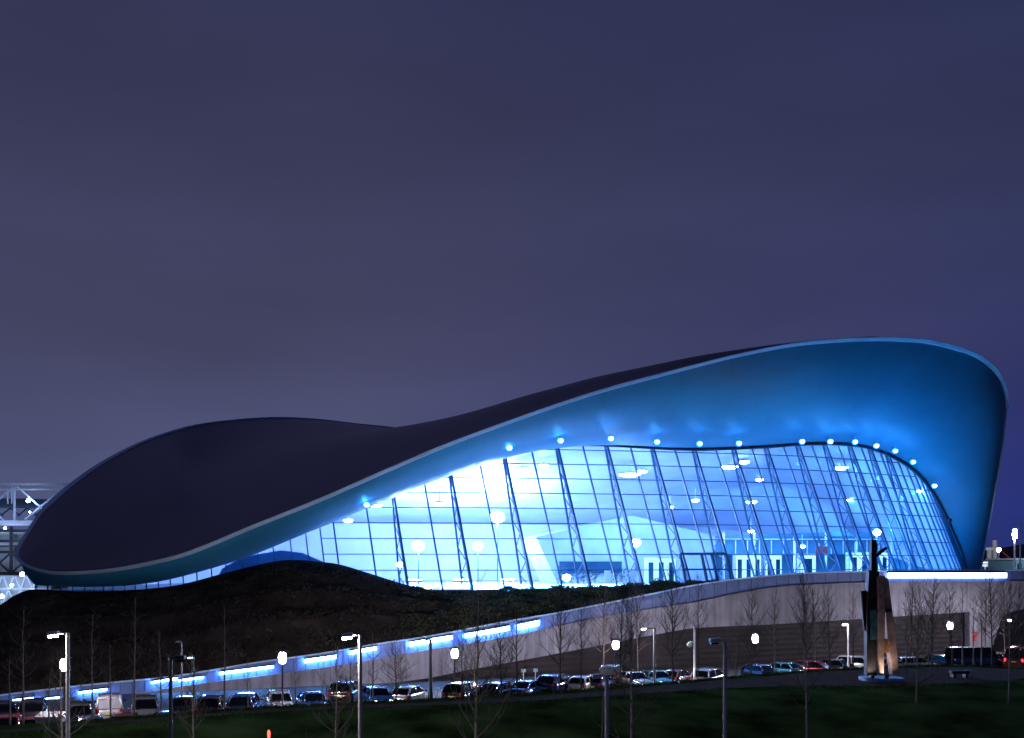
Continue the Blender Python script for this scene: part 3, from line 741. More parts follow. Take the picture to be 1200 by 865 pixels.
# display boards on the hall floor
for (u, v0, d) in ((712, 664, 119), (742, 664, 120)):
    MB().box(Vector((PG(u, d).x, d, ZF+1.0)), (.75, .1, 2.0)).build('display_board', M['white'], ARENA, world=True)

# ------------------------------------------------------------------ planted mound between the wall and the hall
MT = [(-150, 760), (-60, 735), (0, 709), (18, 697), (40, 690.5), (100, 694), (160, 691), (200, 687), (262, 672), (300, 662.5), (340, 656), (390, 660), (430, 671), (480, 686), (520, 692.5), (600, 691), (700, 688), (780, 684.5), (830, 683), (860, 683)]
MD = [(-150, 96), (0, 99), (40, 101.5), (100, 103), (300, 104.2), (460, 105.8), (600, 107.8), (700, 109.3), (800, 111.3), (860, 113)]
def mound_pt(u, t):
    d0 = wd(u)+.9; d1 = tab(MD, u); z0 = zz(tab(WT, u), wd(u)+.45)-.35; z1 = zz(tab(MT, u), d1)
    hump = .10*math.sin(math.pi*t)*max(0, z1-z0)
    # planted terraces
    ter = .34*math.sin(t*26)*math.sin(math.pi*t)*(1 if u < 520 else .4)
    return PG(u, lerp(d0, d1, t), lerp(z0, z1, t)+hump+ter)
md = MB(); rows = []
for i in range(100):
    u = -150+i*10.2
    r = [mound_pt(u, k/40) for k in range(41)]
    r = [p+Vector((0, 0, random.uniform(-.05, .05) if 0 < k < 40 else 0)) for k, p in enumerate(r)]
    e = r[-1]; r += [e+Vector((0, 1.2, -.6)), e+Vector((0, 3, -4)), Vector((e.x, e.y+4, -.1))] if u < 35 else [e+Vector((0, .35, -.3)), e+Vector((0, .4, -4))]
    if u >= 35: r.append(e+Vector((0, .45, -6)))
    rows.append(r)
md.grid(rows); tag(md.build('planted_bank', M['soil'], smooth_=True), kind='structure')
def leaf_pt(lo, hi):
    def f():
        u = random.uniform(lo, hi); t = random.random()
        if t > (.93 if u < 560 else .985): return None
        return mound_pt(u, t)
    return f
def leaves(name, n, fn, m, s0, s1, lift):
    b = MB()
    for _ in range(n):
        p = fn()
        if p is None: continue
        cl = math.sin(p.x*1.3+math.sin(p.y*2.1)*1.5)*math.sin(p.z*2.3+p.x*.4)
        if cl < random.uniform(-1.2, .4): continue
        for q in range(3):
            s = random.uniform(s0, s1); nrm = Vector((random.gauss(0, 1), random.gauss(-.4, 1), random.gauss(.6, 1))).normalized()
            a = nrm.orthogonal().normalized(); c = nrm.cross(a)
            o = p+Vector((random.gauss(0, .25), random.gauss(0, .25), random.uniform(0, lift)*max(.15, .5+cl)))
            b.add([o-a*s, o-c*s*.5, o+a*s, o+c*s*.5], [(0, 1, 2, 3)])
    return b.build(name, m)
M['leafdark'] = mat('dark_ground_cover', (.042, .038, .030), .95, 0, .5, .45, spec=.1)
M['leafgreen'] = mat('green_ground_cover', (.05, .065, .02), .85, 0, .6, .5)
M['leafyellow'] = mat('yellow_ground_cover', (.20, .15, .03), .85, 0, .4, .5)
tag(leaves('ground_cover', 15000, leaf_pt(-60, 540), M['leafdark'], .08, .2, .4), 'dark low planting over the tall mound on the left', 'ground cover', kind='stuff')
tag(leaves('ground_cover', 9000, leaf_pt(470, 840), M['leafgreen'], .07, .19, .36), 'green shrubby planting on the low slope under the glass', 'ground cover', kind='stuff')
tag(leaves('ground_cover', 500, leaf_pt(520, 800), M['leafyellow'], .06, .15, .5), 'yellowish sprigs among the green planting under the glass', 'ground cover', kind='stuff')
# evergreen hedge clump at the foot of the mound
def shrub(u, t, r, lab, mm='leafgreen'):
    c = mound_pt(u, t); th = thing('shrub', lab, 'shrub', c)
    b = MB()
    for _ in range(420):
        v = Vector((random.gauss(0, 1), random.gauss(0, 1), abs(random.gauss(0, .8)))); v = v.normalized()*r*random.uniform(.5, 1.05)
        s = random.uniform(.07, .16); nrm = (v+Vector((random.gauss(0, .5), random.gauss(0, .5), random.gauss(0, .5)))).normalized()
        a = nrm.orthogonal().normalized(); q = nrm.cross(a)
        b.add([v-a*s, v-q*s*.5, v+a*s, v+q*s*.5], [(0, 1, 2, 3)])
    b.build('foliage', M[mm], th)
    s = MB()
    for k in range(6):
        a = k*1.05; s.tube([(0, 0, -.15), (math.cos(a)*r*.3, math.sin(a)*r*.3, r*.45), (math.cos(a)*r*.6, math.sin(a)*r*.6, r*.8)], [.04, .03, .01], 5)
    s.build('stem', M['barkdark'], th)
shrub(272, .1, 1.3, 'dark evergreen shrub at the foot of the mound over the longest left light strip', 'leafdark')
shrub(256, .12, 1.1, 'low evergreen shrub left of the bushier one over the light strip', 'leafdark')
shrub(60, .08, 1.2, 'dark shrub behind the tall white lamp post at the left', 'leafdark')
shrub(120, .1, 1.1, 'dark shrub on the mound above the white van', 'leafdark')
shrub(690, .55, 1.1, 'rounded green shrub on the slope under the lit flood lamp')
shrub(645, .6, 1.2, 'dense green shrub on the slope left of the rounded one')
shrub(770, .8, .8, 'small green shrub at the right tip of the planted slope', 'leafgreen')

# plaza level behind the wall at the right, and the podium body
m = MB()
rowa = [PG(u, wd(u)+.9, ZF-.06) for u in [780, 860, 940, 1020, 1100, 1200, 1350]]
rowb = [PG(u, min(300, wd(u)+140), ZF-.06) for u in [800, 860, 940, 1020, 1100, 1200, 1350]]
m.grid([rowa, rowb]); tag(m.build('plaza', M['deck']), kind='structure')

# ------------------------------------------------------------------ lamps
def globe_lamp(u, v, d, lab):
    zt = zz(v, d); b = PG(u, d, ground_z(PG(u, d).x, d)); h = zt-b.z
    t = thing('globe_lamp', lab, 'street lamp', b, 0, 'lit globe lamps in the car park')
    MB().lathe((0, 0, 0), [(.16, -.05), (.16, .25), (.07, .35), (.055, h-.5), (.12, h-.42), (.12, h-.34)], 12).build('post', M['darkpost'], t, smooth_=True)
    MB().ball((0, 0, h), .27, (1, 1, 1.6)).build('globe', M['e_globe'], t, smooth_=True)
    MB().lathe((0, 0, h), [(.0, .60), (.2, .55), (.46, .42), (.46, .39), (.2, .48)], 12).build('cap', M['darkpost'], t, smooth_=True)
globe_lamp(75.5, 779, 65.2, 'lit globe lamp half behind the tall white lamp post')
globe_lamp(331, 771, 70, 'bright globe lamp above the silver car at the foot of the mound')
globe_lamp(533, 766, 82, 'lit globe lamp in front of the wall between the two widest light strips')
globe_lamp(721.5, 756, 88, 'lit globe lamp where the pale wall meets the dark cladding')
globe_lamp(885, 748.5, 94, 'bright globe lamp alone against the dark cladding')
globe_lamp(1113.5, 733.5, 109, 'bright globe lamp at the right end of the dark cladding')

t = thing('small_globe_lamp', 'small lamp glinting through the twigs at the right recess', 'street lamp', PG(1183, 117, 0))
hh = zz(727, 117)
MB().lathe((0, 0, 0), [(.12, 0), (.1, .3), (.05, .4), (.05, hh-.2)], 10).build('post', M['darkpost'], t, smooth_=True)
MB().ball((0, 0, hh), .12).build('globe', M['e_globe2'], t, smooth_=True)
MB().lathe((0, 0, hh), [(0, .34), (.3, .26), (.3, .23), (.1, .3)], 12).build('cap', M['darkpost'], t, smooth_=True)

def arm_lamp(u, v, d, lab, mp, lens, side=-1, arm=.55, r=.07, name='street_lamp', group=None):
    x = PG(u, d).x; b = PG(u, d, ground_z(x, d)); h = zz(v, d)-b.z
    t = thing(name, lab, 'street lamp', b, 0, group)
    MB().lathe((0, 0, 0), [(r*2.0, -.1), (r*2.0, .05), (r*1.35, .06), (r*1.3, 1.2), (r*1.0, 1.25), (r*.8, h-.1), (r*.8, h), (0, h+.02)], 14).build('post', M[mp], t, smooth_=True)
    MB().tube([(0, 0, h-.05), (side*arm*.6, 0, h+.0), (side*arm, 0, h)], r*.4, 8).build('arm', M[mp], t, smooth_=True)
    hd = MB().prism([(side*arm, -.09, h-.05), (side*(arm+.32), -.12, h-.08), (side*(arm+.32), .12, h-.08), (side*arm, .09, h-.05)], (0, 0, .12)).build('lamp_head', M[mp], t, bevel=.02)
    MB().prism([(side*(arm+.04), -.075, h-.12), (side*(arm+.28), -.095, h-.14), (side*(arm+.28), .095, h-.14), (side*(arm+.04), .075, h-.12)], (0, 0, .055)).build('lens', M[lens], hd)
arm_lamp(422, 744, 30, 'tall pale lamp post with a short lit arm in front of the mid-left cars', 'lamppost', 'e_led', arm=.22, group='pale lamp posts on the near bank')
arm_lamp(79.5, 742, 32, 'tall pale lamp post at the far left with its lit head on the left', 'lamppost', 'e_led', arm=.30, group='pale lamp posts on the near bank')
arm_lamp(849.5, 750, 31, 'pinkish pale lamp post with an unlit blue-tinted head right of centre', 'lamppost', 'carglass', arm=.15)
arm_lamp(711, 792, 31, 'short grey lamp post on the near bank below centre', 'lamppost', 'carglass', arm=.12, r=.075)
arm_lamp(200, 770, 31, 'dark lamp post with an unlit head in front of the left strip lights', 'darkpost', 'carglass', side=1, arm=.12, r=.07)
arm_lamp(227, 769, 64, 'thin hooded lamp just right of the dark post at the left', 'darkpost', 'e_dim', arm=.05, r=.05)
arm_lamp(767, 736, 80, 'dark lamp post with its lit head on the left against the cladding', 'darkpost', 'e_led', arm=.7, r=.11)
arm_lamp(994, 731, 98, 'thin lamp post lit at its top left of the weathered monument', 'lamppost', 'e_led', arm=.2, r=.09)
arm_lamp(504.5, 749, 76, 'thick dark post standing before the pale wall left of centre', 'darkpost', 'carglass', arm=.1, r=.15)
arm_lamp(213, 752, 72, 'thin dark double-sided post above the left strip lights', 'darkpost', 'carglass', arm=.1, r=.08)
t = thing('camera_post', 'pale post with a round white camera dome on its left', 'camera post', PG(814, 84, 0))
hh = zz(734, 84)
MB().lathe((0, 0, 0), [(.14, 0), (.14, .4), (.1, .5), (.085, hh), (0, hh+.02)], 12).build('post', M['white'], t, smooth_=True)
MB().ball((-.42, -.05, hh-1.5), .26, (1, 1, .85)).build('dome', M['headlamp'], t, smooth_=True)
MB().bar((0, 0, hh-1.3), (-.42, -.05, hh-1.25), .09).build('bracket', M['white'], t)
t = thing('marker_post', 'small post with a glowing red tip on the near grass', 'marker post', PG(315, 42, ground_z(PG(315, 42).x, 42)))
hh = zz(857, 42)-t.location.z
MB().tube([(0, 0, -.1), (0, 0, hh-.25)], .05, 8).build('post', M['white'], t)
MB().lathe((0, 0, hh-.25), [(.06, 0), (.065, .22), (.03, .3), (0, .31)], 10).build('lens', M['e_red'], t, smooth_=True)
t = thing('support_stake', 'thin slanting stake beside the short grey lamp post', 'stake', PG(702, 35, ground_z(PG(702, 35).x, 35)))
MB().tube([(-.1, 0, -.2), (.18, 0, zz(815, 35)-t.location.z)], .05, 7).build('pole', M['barkdark'], t)
for (u, v, d, lab) in ((613.5, 786, 84, 'left of two small pale signs before the dark cladding'), (627.5, 785.5, 84, 'right of two small pale signs before the dark cladding'), (512.5, 808, 82, 'small grey sign at the gap right of the thick dark post')):
    t = thing('parking_sign', lab, 'sign', PG(u, d, 0)); h = zz(v, d)
    MB().tube([(0, 0, 0), (0, 0, h+.15)], .04, 7).build('post', M['lamppost'], t)
    MB().box((0, -.05, h), (.36, .03, .26)).build('sign_plate', M['signpale'], t, bevel=.01)
# block bench beside the monument
t = thing('block_bench', 'dark block bench with a round end on the paving right of the monument', 'bench', PG(1124, 66, 3.412), R(4))
MB().box((0, 0, .36), (1.15, .5, .2)).build('seat', M['rustdark'], t, bevel=.02)
for s in (-.4, .4): MB().box((s, 0, .13), (.16, .42, .26)).build('foot', M['black'], t)
MB().lathe((.62, 0, 0), [(.0, .50), (.2, .48), (.24, .40), (.24, .06), (.2, 0)], 16).build('end_drum', M['lamppost'], t, smooth_=True)

# generic weathered steel monument
DM = 64.0
t = thing('steel_monument', 'tall weathered steel monument of upright slabs on a blue plinth', 'monument', PG(1033, DM, 3.412))
def L(u, v): q = P(u, v, DM); return Vector((q.x-t.location.x, 0, q.z-t.location.z))
def slab(pts, y0, y1, name, m, bev=.03):
    poly = [L(u, v)+Vector((0, y0, 0)) for u, v in pts]
    return MB().prism(poly, (0, y1-y0, 0)).build(name, M[m], t, bevel=bev)
o = MB(); pr = []
for k in range(20):
    a = 2*math.pi*k/20; pr.append(Vector((1.28*math.copysign(abs(math.cos(a))**.5, math.cos(a)), 1.0*math.copysign(abs(math.sin(a))**.5, math.sin(a)), .02)))
o.prism(pr, (0, 0, .24)); o.build('plinth', M['plinth'], t, bevel=.05)
slab([(1014.5, 791.5), (1026, 791.5), (1026, 715), (1029, 670), (1017, 668), (1014.5, 715)], -.25, .35, 'dark_column', 'rustdark')
slab([(1009, 693), (1016, 692), (1016, 740), (1013, 739)], .0, .25, 'side_fin', 'rustdark')
slab([(1018, 715), (1025.5, 715), (1025, 749), (1018, 749)], -.33, -.26, 'green_panel', 'verdigris', .01)
slab([(1025.5, 676), (1033, 674), (1035, 714), (1033, 790), (1028, 790), (1027, 716)], -.4, .05, 'copper_leg', 'rust')
slab([(1034, 674), (1040, 680), (1047, 735), (1053, 790.5), (1044, 790.5), (1038, 736)], -.2, .4, 'leaning_leg', 'rust')
slab([(1029, 748), (1046, 750), (1046.5, 765), (1028, 764)], -.12, .12, 'cross_plate', 'orange')
slab([(1026.6, 714), (1043, 713), (1044, 717), (1026.6, 718)], -.3, .3, 'tie_plate', 'rustdark')
slab([(1020, 670), (1027, 670), (1026, 650), (1027, 640), (1026, 633), (1020.5, 632), (1020, 645)], -.2, .2, 'top_post', 'rustdark')
slab([(1025, 654), (1029, 652), (1041, 642), (1038, 641), (1031, 645), (1026, 650)], -.1, .12, 'top_arm', 'rustdark')

for (u, v, k) in ((1022, 795.5, 0), (1039, 796, 1)):
    q = P(u, v, DM-.62); t2 = thing('ground_spotlight', ('left', 'right')[k]+' of two small spotlights at the front of the monument plinth', 'spotlight', (q.x, DM-.62, 3.672), 0)
    MB().lathe((0, 0, 0), [(.13, 0), (.15, .2), (.13, .22), (.12, .12)], 12).build('housing', M['black'], t2, smooth_=True)
    MB().lathe((0, 0, .14), [(.12, 0), (.08, .03), (0, .035)], 12).build('lens', M['e_spot'], t2, smooth_=True)

# ------------------------------------------------------------------ cars
PAINT = {}
def paint(name, c, rough=.25, metal=.35):
    PAINT[name] = mat('car_paint_'+name, c, rough, metal, .06, 3, 0, .6, .9)
for nme, c in (('black', (.012, .013, .016)), ('darkblue', (.012, .03, .10)), ('blue', (.02, .08, .30)), ('grey', (.09, .095, .1)), ('silver', (.24, .25, .28)), ('white', (.42, .43, .46)), ('red', (.15, .012, .014)), ('darkred', (.12, .015, .018)), ('teal', (.02, .12, .16))): paint(nme, c)
KIND = {  # length, width, bonnet height, belt, roof, x positions of windscreen foot, roof front, roof rear, rear foot (front is +x)
 'hatch': (4.0, 1.74, .86, .95, 1.46, (1.05, .35, -1.25, -1.85)),
 'saloon': (4.6, 1.80, .84, .94, 1.43, (.95, .2, -1.0, -1.75)),
 'estate': (4.6, 1.80, .86, .96, 1.48, (1.05, .3, -1.75, -2.15)),
 'suv': (4.5, 1.86, 1.0, 1.1, 1.72, (1.15, .45, -1.7, -2.1)),
 'van': (4.5, 1.84, 1.1, 1.2, 1.92, (1.55, .85, -2.1, -2.2)),
 'minibus': (5.3, 2.0, 1.2, 1.3, 2.3, (2.2, 1.5, -2.5, -2.6)),
}
def make_car(kind):
    Ln, W, hb, belt, roofz, (xa, xb, xc, xd) = KIND[kind]
    h = W/2; fx, rx = Ln/2, -Ln/2; wr = .32 if kind not in ('suv', 'minibus') else .36
    t = thing('parked_car', 'car', 'car', (0, 0, 0), 0)
    gz = .17
    st = [(fx, .30, .52, .70), (fx-.06, .22, .64, .88), (fx-.35, gz, hb-.08, .95), (fx-.9, gz, hb, .985), (xa+.1, gz, belt-.03, 1), (xa-.3, gz, belt, 1), (0, gz, belt, 1), (xd+.4, gz, belt+.01, 1), (xd, gz, belt, .985), (rx+.18, .2, belt-.04, .96), (rx+.04, .26, belt-.12, .88), (rx, .34, belt-.32, .80)]
    rows = []
    for x, zb, zt, k in st:
        w2 = h*k
        half = [(0, zb), (w2*.84, zb), (w2*.97, zb+.1), (w2, lerp(zb, zt, .5)), (w2*.98, lerp(zb, zt, .8)), (w2*.9, zt), (w2*.5, zt+.025), (0, zt+.035)]
        ring = [Vector((x, y, z)) for y, z in half]+[Vector((x, -y, z)) for y, z in half[::-1][1:]]
        rows.append(ring)
    b = MB(); b.grid(rows)
    for r in (rows[0], rows[-1]):
        b.add(r, [tuple(range(len(r)))])
    # roof panel and pillars
    bl, tl = h*.90, h*.72
    rp = []
    for x, dz in ((xb+.08, -.035), (xb, -.005), ((xb+xc)/2, .02), (xc, -.0), (xc-.08, -.04)):
        rp.append([Vector((x, tl*k, roofz+dz-(.05*abs(k)**3))) for k in (-1.04, -.9, -.5, 0, .5, .9, 1.04)])
    b.grid(rp)
    b.grid([[p-Vector((0, 0, .05)) for p in r] for r in rp])
    for s in (-1, 1):
        b.bar((xa, s*bl, belt), (xb, s*tl, roofz-.05), .07, .06)
        b.bar((xd, s*bl, belt), (xc, s*tl, roofz-.05), .16 if kind != 'saloon' else .1, .06)
        xm = (xb+xc)/2+.1
        b.bar((xm, s*bl*1.0, belt), (xm, s*tl, roofz-.05), .09, .05)
        b.bar((xb, s*tl, roofz-.045), (xc, s*tl, roofz-.045), .06, .06)
        if kind in ('van',): # blind sides
            b.add([Vector((xm, s*(bl+.005), belt)), Vector((xd, s*(bl+.005), belt)), Vector((xc, s*(tl+.01), roofz-.05)), Vector((xm, s*(tl+.01), roofz-.05))], [(0, 1, 2, 3)])
    if kind == 'van':
        b.add([Vector((xd-.012, -bl, belt)), Vector((xd-.012, bl, belt)), Vector((xc-.06, tl, roofz-.06)), Vector((xc-.06, -tl, roofz-.06))], [(0, 1, 2, 3)])
    b.build('body', PAINT['grey'], t, smooth_=True)
    g = MB(); i_ = .02
    B4 = [Vector((xa, bl-i_, belt-.02)), Vector((xa, -bl+i_, belt-.02)), Vector((xd, -bl+i_, belt-.02)), Vector((xd, bl-i_, belt-.02))]
    T4 = [Vector((xb, tl-i_, roofz-.05)), Vector((xb, -tl+i_, roofz-.05)), Vector((xc, -tl+i_, roofz-.05)), Vector((xc, tl-i_, roofz-.05))]
    g.add(B4+T4, [(0, 1, 5, 4), (1, 2, 6, 5), (2, 3, 7, 6), (3, 0, 4, 7)])
    g.build('window', M['carglass'], t)
    for x in (fx-.85, rx+.85):
        for s in (-1, 1):
            wm = MB(); rows2 = []
            for r_, y in ((.2, .09), (wr-.03, .10), (wr, .06), (wr, -.06), (wr-.03, -.10), (.2, -.09)):
                rows2.append([Vector((r_*math.cos(2*math.pi*k/16), y, r_*math.sin(2*math.pi*k/16))) for k in range(17)])
            wm.grid(rows2); wo = wm.build('wheel', M['tyre'], t, smooth_=True); wo.location = (x, s*(h-.11), wr)
            rm = MB()
            rm.prism([Vector((.205*math.cos(2*math.pi*k/12), s*.07, .205*math.sin(2*math.pi*k/12))) for k in range(12)], (0, s*.02, 0))
            rm.build('rim', M['alloy'], wo)
    for s in (-1, 1):
        MB().ball((fx-.16, s*h*.66, hb-.24), .16, (.75, 1.25, .6), 10, 6).build('headlight', M['headlamp'], t, smooth_=True)
        MB().box((rx+.06, s*h*.78, belt-.16), (.1, .18, .34 if kind in ('suv', 'van', 'hatch', 'minibus') else .2)).build('tail_light', M['taillamp'], t, bevel=.02)
        m_ = MB(); m_.ball((xa-.12, s*(h+.1), belt+.07), .11, (.7, 1, .75), 8, 6); m_.bar((xa-.12, s*(h-.1), belt+.0), (xa-.12, s*(h+.1), belt+.05), .04)
        m_.build('mirror', M['trimblack'], t, smooth_=True)
    MB().box((fx+.0, 0, .47), (.06, .52, .11)).build('number_plate', M['plateW'], t)
    MB().box((rx-.005, 0, belt-.33), (.05, .52, .12)).build('number_plate', M['plateY'], t)
    MB().box((fx-.05, 0, .62), (.1, h*.9, .14)).build('grille', M['trimblack'], t, bevel=.02)
    b2 = MB(); b2.box((fx-.08, 0, .3), (.18, W*.86, .12)); b2.box((rx+.07, 0, .34), (.18, W*.88, .13)); b2.build('bumper', M['trimblack'], t, bevel=.03)
    return t
PROTO = {k: make_car(k) for k in KIND}; PTREE = {k: tree_of(PROTO[k]) for k in KIND}
USED = set()
FR, RE = -90, 90          # nose towards the camera / away from it
CARS = [
 (10, 62.5, 'hatch', 'darkred', FR+6, 'dark red hatchback at the lower left edge in front of the first sapling'),
 (3, 69, 'saloon', 'black', RE, 'black car cut by the left edge of the picture'),
 (38, 68.5, 'suv', 'black', RE-3, 'black car with a yellow plate between the two leftmost light strips'),
 (33, 62.5, 'hatch', 'darkred', RE+5, 'dark red hatchback just left of the pale metal cabinet'),
 (93, 67, 'suv', 'black', RE, 'black car right behind the tall pale lamp post at the left'),
 (106, 62, 'hatch', 'darkblue', FR+4, 'dark car with a pale windscreen edge below and left of the white van'),
 (128, 69.5, 'van', 'white', RE, 'white van showing its blank rear doors and yellow plate'),
 (144, 63, 'hatch', 'darkred', FR-5, 'dark red hatchback low between the white van and the grey off-roader'),
 (170, 69, 'suv', 'grey', FR, 'grey off-roader facing the camera beside the white van'),
 (216, 72, 'saloon', 'black', RE-4, 'black saloon with a yellow plate behind the dark lamp post'),
 (196, 63.5, 'hatch', 'darkblue', FR, 'dark blue hatchback lowest beside the foot of the dark lamp post'),
 (248, 70.5, 'suv', 'black', RE-8, 'black off-roader with a yellow plate right of the thin hooded lamp'),
 (287, 71.5, 'suv', 'darkblue', RE-10, 'dark blue off-roader with a yellow plate left of the silver car'),
 (328, 74, 'estate', 'silver', FR+3, 'silver car facing the camera under the bright globe lamp'),
 (367, 74, 'saloon', 'darkblue', FR+12, 'dark blue saloon just right of the silver car under the globe lamp'),
 (406, 79, 'suv', 'black', RE-14, 'tall black off-roader left of the pale mid-left lamp post'),
 (442, 77, 'hatch', 'blue', FR+14, 'blue hatchback right of the pale mid-left lamp post'),
 (480, 78, 'hatch', 'silver', RE-25, 'silver hatchback seen from its rear quarter left of the thick dark post'),
 (545, 78.5, 'suv', 'black', RE-28, 'black off-roader first car right of the thick dark post'),
 (585, 80.5, 'hatch', 'darkblue', RE-28, 'dark blue hatchback second car right of the thick dark post'),
 (620, 82, 'saloon', 'blue', RE-28, 'blue saloon parked below the pair of small pale signs'),
 (652, 84, 'suv', 'darkblue', RE-28, 'dark blue off-roader left of the white hatchback at centre'),
 (683, 85, 'hatch', 'white', RE-22, 'white hatchback showing its rear in the middle of the row'),
 (703, 86, 'hatch', 'darkblue', RE-25, 'dark blue hatchback right behind the white hatchback at centre'),
 (722, 90, 'van', 'black', RE-25, 'tall black vehicle under the globe lamp at the cladding edge'),
 (744, 88, 'saloon', 'grey', FR+25, 'grey saloon left of the dark lamp post with the lit head'),
 (771, 89, 'saloon', 'teal', FR+25, 'dark teal saloon behind the dark lamp post with the lit head'),
 (793, 90, 'hatch', 'red', RE-30, 'bright red hatchback left of the white camera post'),
 (832, 88.5, 'suv', 'white', RE-35, 'white off-roader right of the white camera post'),
 (893, 94, 'hatch', 'darkblue', FR+30, 'dark blue hatchback beside the foot of the lone globe lamp'),
 (924, 96, 'hatch', 'teal', FR+40, 'dark teal hatchback right of the lone globe lamp'),
 (957, 97.5, 'estate', 'red', FR+55, 'red estate car left of the monument'),
 (983, 99, 'hatch', 'black', FR+45, 'black hatchback between the red estate and the white car by the monument'),
 (1006, 100, 'suv', 'white', FR+60, 'white car cut off by the left side of the monument'),
 (1042, 101, 'estate', 'silver', 8, 'silver car seen through the legs of the monument'),
 (1074, 102, 'estate', 'white', 5, 'white estate car side on, right of the monument'),
 (1106, 104, 'hatch', 'black', FR+30, 'small black hatchback under the globe lamp at the cladding end'),
 (1141, 104, 'minibus', 'darkblue', 4, 'dark blue minibus behind the white sapling trunks at the right'),
 (1166, 107, 'hatch', 'red', RE-20, 'red hatchback with blue-lit roof right of the dark blue minibus'),
 (1193, 104, 'minibus', 'red', RE-35, 'large red minibus with glowing tail lights at the right edge'),
]
for (u, d, k, p, rot, lab) in CARS:
    if k in USED: c = copy_tree(PROTO[k], None, PTREE[k])
    else: c = PROTO[k]; USED.add(k)
    # rotation: 0 = nose to +x
    c.location = PG(u, d, .012); c.rotation_euler = (0, 0, R(rot)+(math.atan((600-u)/1200) if u < 560 else 0)); tag(c, lab, 'car', 'cars parked along the foot of the bank')
    for ch in c.children:
        if ch.name.split('.')[0] == 'body':
            ch.material_slots[0].link = 'OBJECT'; ch.material_slots[0].material = PAINT[p]
        if u in (442, 744, 771, 983) and ch.name.split('.')[0] == 'headlight':  # emission stands in for bright reflections on these headlamps
            ch.material_slots[0].link = 'OBJECT'; ch.material_slots[0].material = M['e_glint']
        if k == 'minibus' and p == 'red' and ch.name.split('.')[0] == 'tail_light':
            ch.material_slots[0].link = 'OBJECT'; ch.material_slots[0].material = M['e_tail']
for k in KIND:
    if k not in USED: raise RuntimeError(k)

# pale cabinet among the cars at left
M['cabinet'] = mat('grey_cabinet_paint', (.32, .33, .36), .5, 0, .1, 2)
t = thing('metal_cabinet', 'pale grey two-door metal cabinet among the cars at the left', 'cabinet', PG(60, 60.5, .012))
MB().box((0, 0, .95), (1.5, .9, 1.5)).build('cabinet_body', M['cabinet'], t, bevel=.03)
for s in (-1, 1): MB().box((s*.375, -.47, .93), (.68, .03, 1.36)).build('door', M['cabinet'], t, bevel=.015)
MB().box((0, 0, .1), (1.4, .8, .2)).build('foot_frame', M['black'], t)
MB().prism([(-.8, -.5, 1.71), (.8, -.5, 1.71), (.8, .5, 1.9), (-.8, .5, 1.9)], (0, 0, .06)).build('lid', M['farwall'], t)

# bay markings
m = MB()
for i in range(46):
    u = -60+i*28; d = 66+i*.82
    a = PG(u, d, .02); 
    m.add([a+Vector((-.05, 0, 0)), a+Vector((.05, 0, 0)), a+Vector((.05, 4.6, 0)), a+Vector((-.05, 4.6, 0))], [(0, 1, 2, 3)])
tag(m.build('bay_markings', M['paint']), kind='structure')

# ------------------------------------------------------------------ bare trees
def make_tree(seed, h, clear, spread, nb, low=False, thick=.055, bark='bark'):
    rnd = random.Random(seed)
    t = thing('bare_tree', 'tree', 'tree', (0, 0, 0))
    trunk = []; n = 9; lean = rnd.uniform(-.035, .035)*h, rnd.uniform(-.03, .03)*h
    for i in range(n+1):
        s = i/n; trunk.append(Vector((lean[0]*s*s+rnd.gauss(0, .012)*h*.3*s, lean[1]*s+rnd.gauss(0, .012)*h*.3*s, h*s-.15*(1-s))))
    MB().tube(trunk, [max(.012, thick*(1-.85*(i/n))) for i in range(n+1)], 7).build('trunk', M[bark], t, smooth_=True)
    c = MB()
    def branch(p, dr, ln, r, lev):
        pts = [p]; q = p.copy(); d_ = dr.copy(); k = 4 if lev < 2 else 3
        for i in range(k):
            d_ = (d_+Vector((rnd.gauss(0, .16), rnd.gauss(0, .16), .16+rnd.gauss(0, .08)))).normalized()
            q = q+d_*(ln/k); pts.append(q.copy())
        c.tube(pts, [r*(1-.75*i/k) for i in range(k+1)], 4 if lev else 5, cap=False)
        if lev >= 2: return
        for i in range(rnd.randint(3, 4) if lev == 0 else rnd.randint(2, 3)):
            s = rnd.uniform(.25, .95); j = min(k-1, int(s*k)); pp = pts[j].lerp(pts[j+1], s*k-j)
            ax = Vector((rnd.gauss(0, 1), rnd.gauss(0, 1), rnd.gauss(.4, .6))).normalized()
            nd = (d_*.8+ax*.75).normalized()
            branch(pp, nd, ln*rnd.uniform(.35, .6), r*.5, lev+1)
    for i in range(nb):
        s = clear+(0.97-clear)*((i+rnd.random())/nb); k = min(n-1, int(s*n)); p = trunk[k].lerp(trunk[k+1], s*n-k)
        a = i*2.4+rnd.uniform(-.5, .5); el = .35+.5*s if not low else .12+.75*s
        dr = Vector((math.cos(a)*math.cos(el), math.sin(a)*math.cos(el), math.sin(el)))
        ln = spread*(1.15-s*.85)*rnd.uniform(.7, 1.15)
        branch(p, dr, ln, thick*.5*(1.1-s*.7), 0)
    c.build('crown', M['twig' if bark == 'bark' else bark], t)
    return t
TT = [make_tree(11, 6.0, .38, 1.3, 16), make_tree(12, 6.0, .45, 1.0, 14), make_tree(13, 6.0, .3, 1.7, 18), make_tree(14, 6.0, .5, .8, 12)]
TD = [make_tree(31, 6.0, .32, 1.9, 30, thick=.06, bark='barkdark'), make_tree(32, 6.0, .3, 2.2, 34, thick=.065, bark='barkdark'), make_tree(33, 6.0, .4, 1.5, 24, bark='barkdark')]
TB = [make_tree(21, 8.0, .22, 2.6, 22, True, .10), make_tree(22, 8.0, .18, 3.0, 26, True, .11), make_tree(23, 8.0, .3, 2.2, 20, True, .095)]
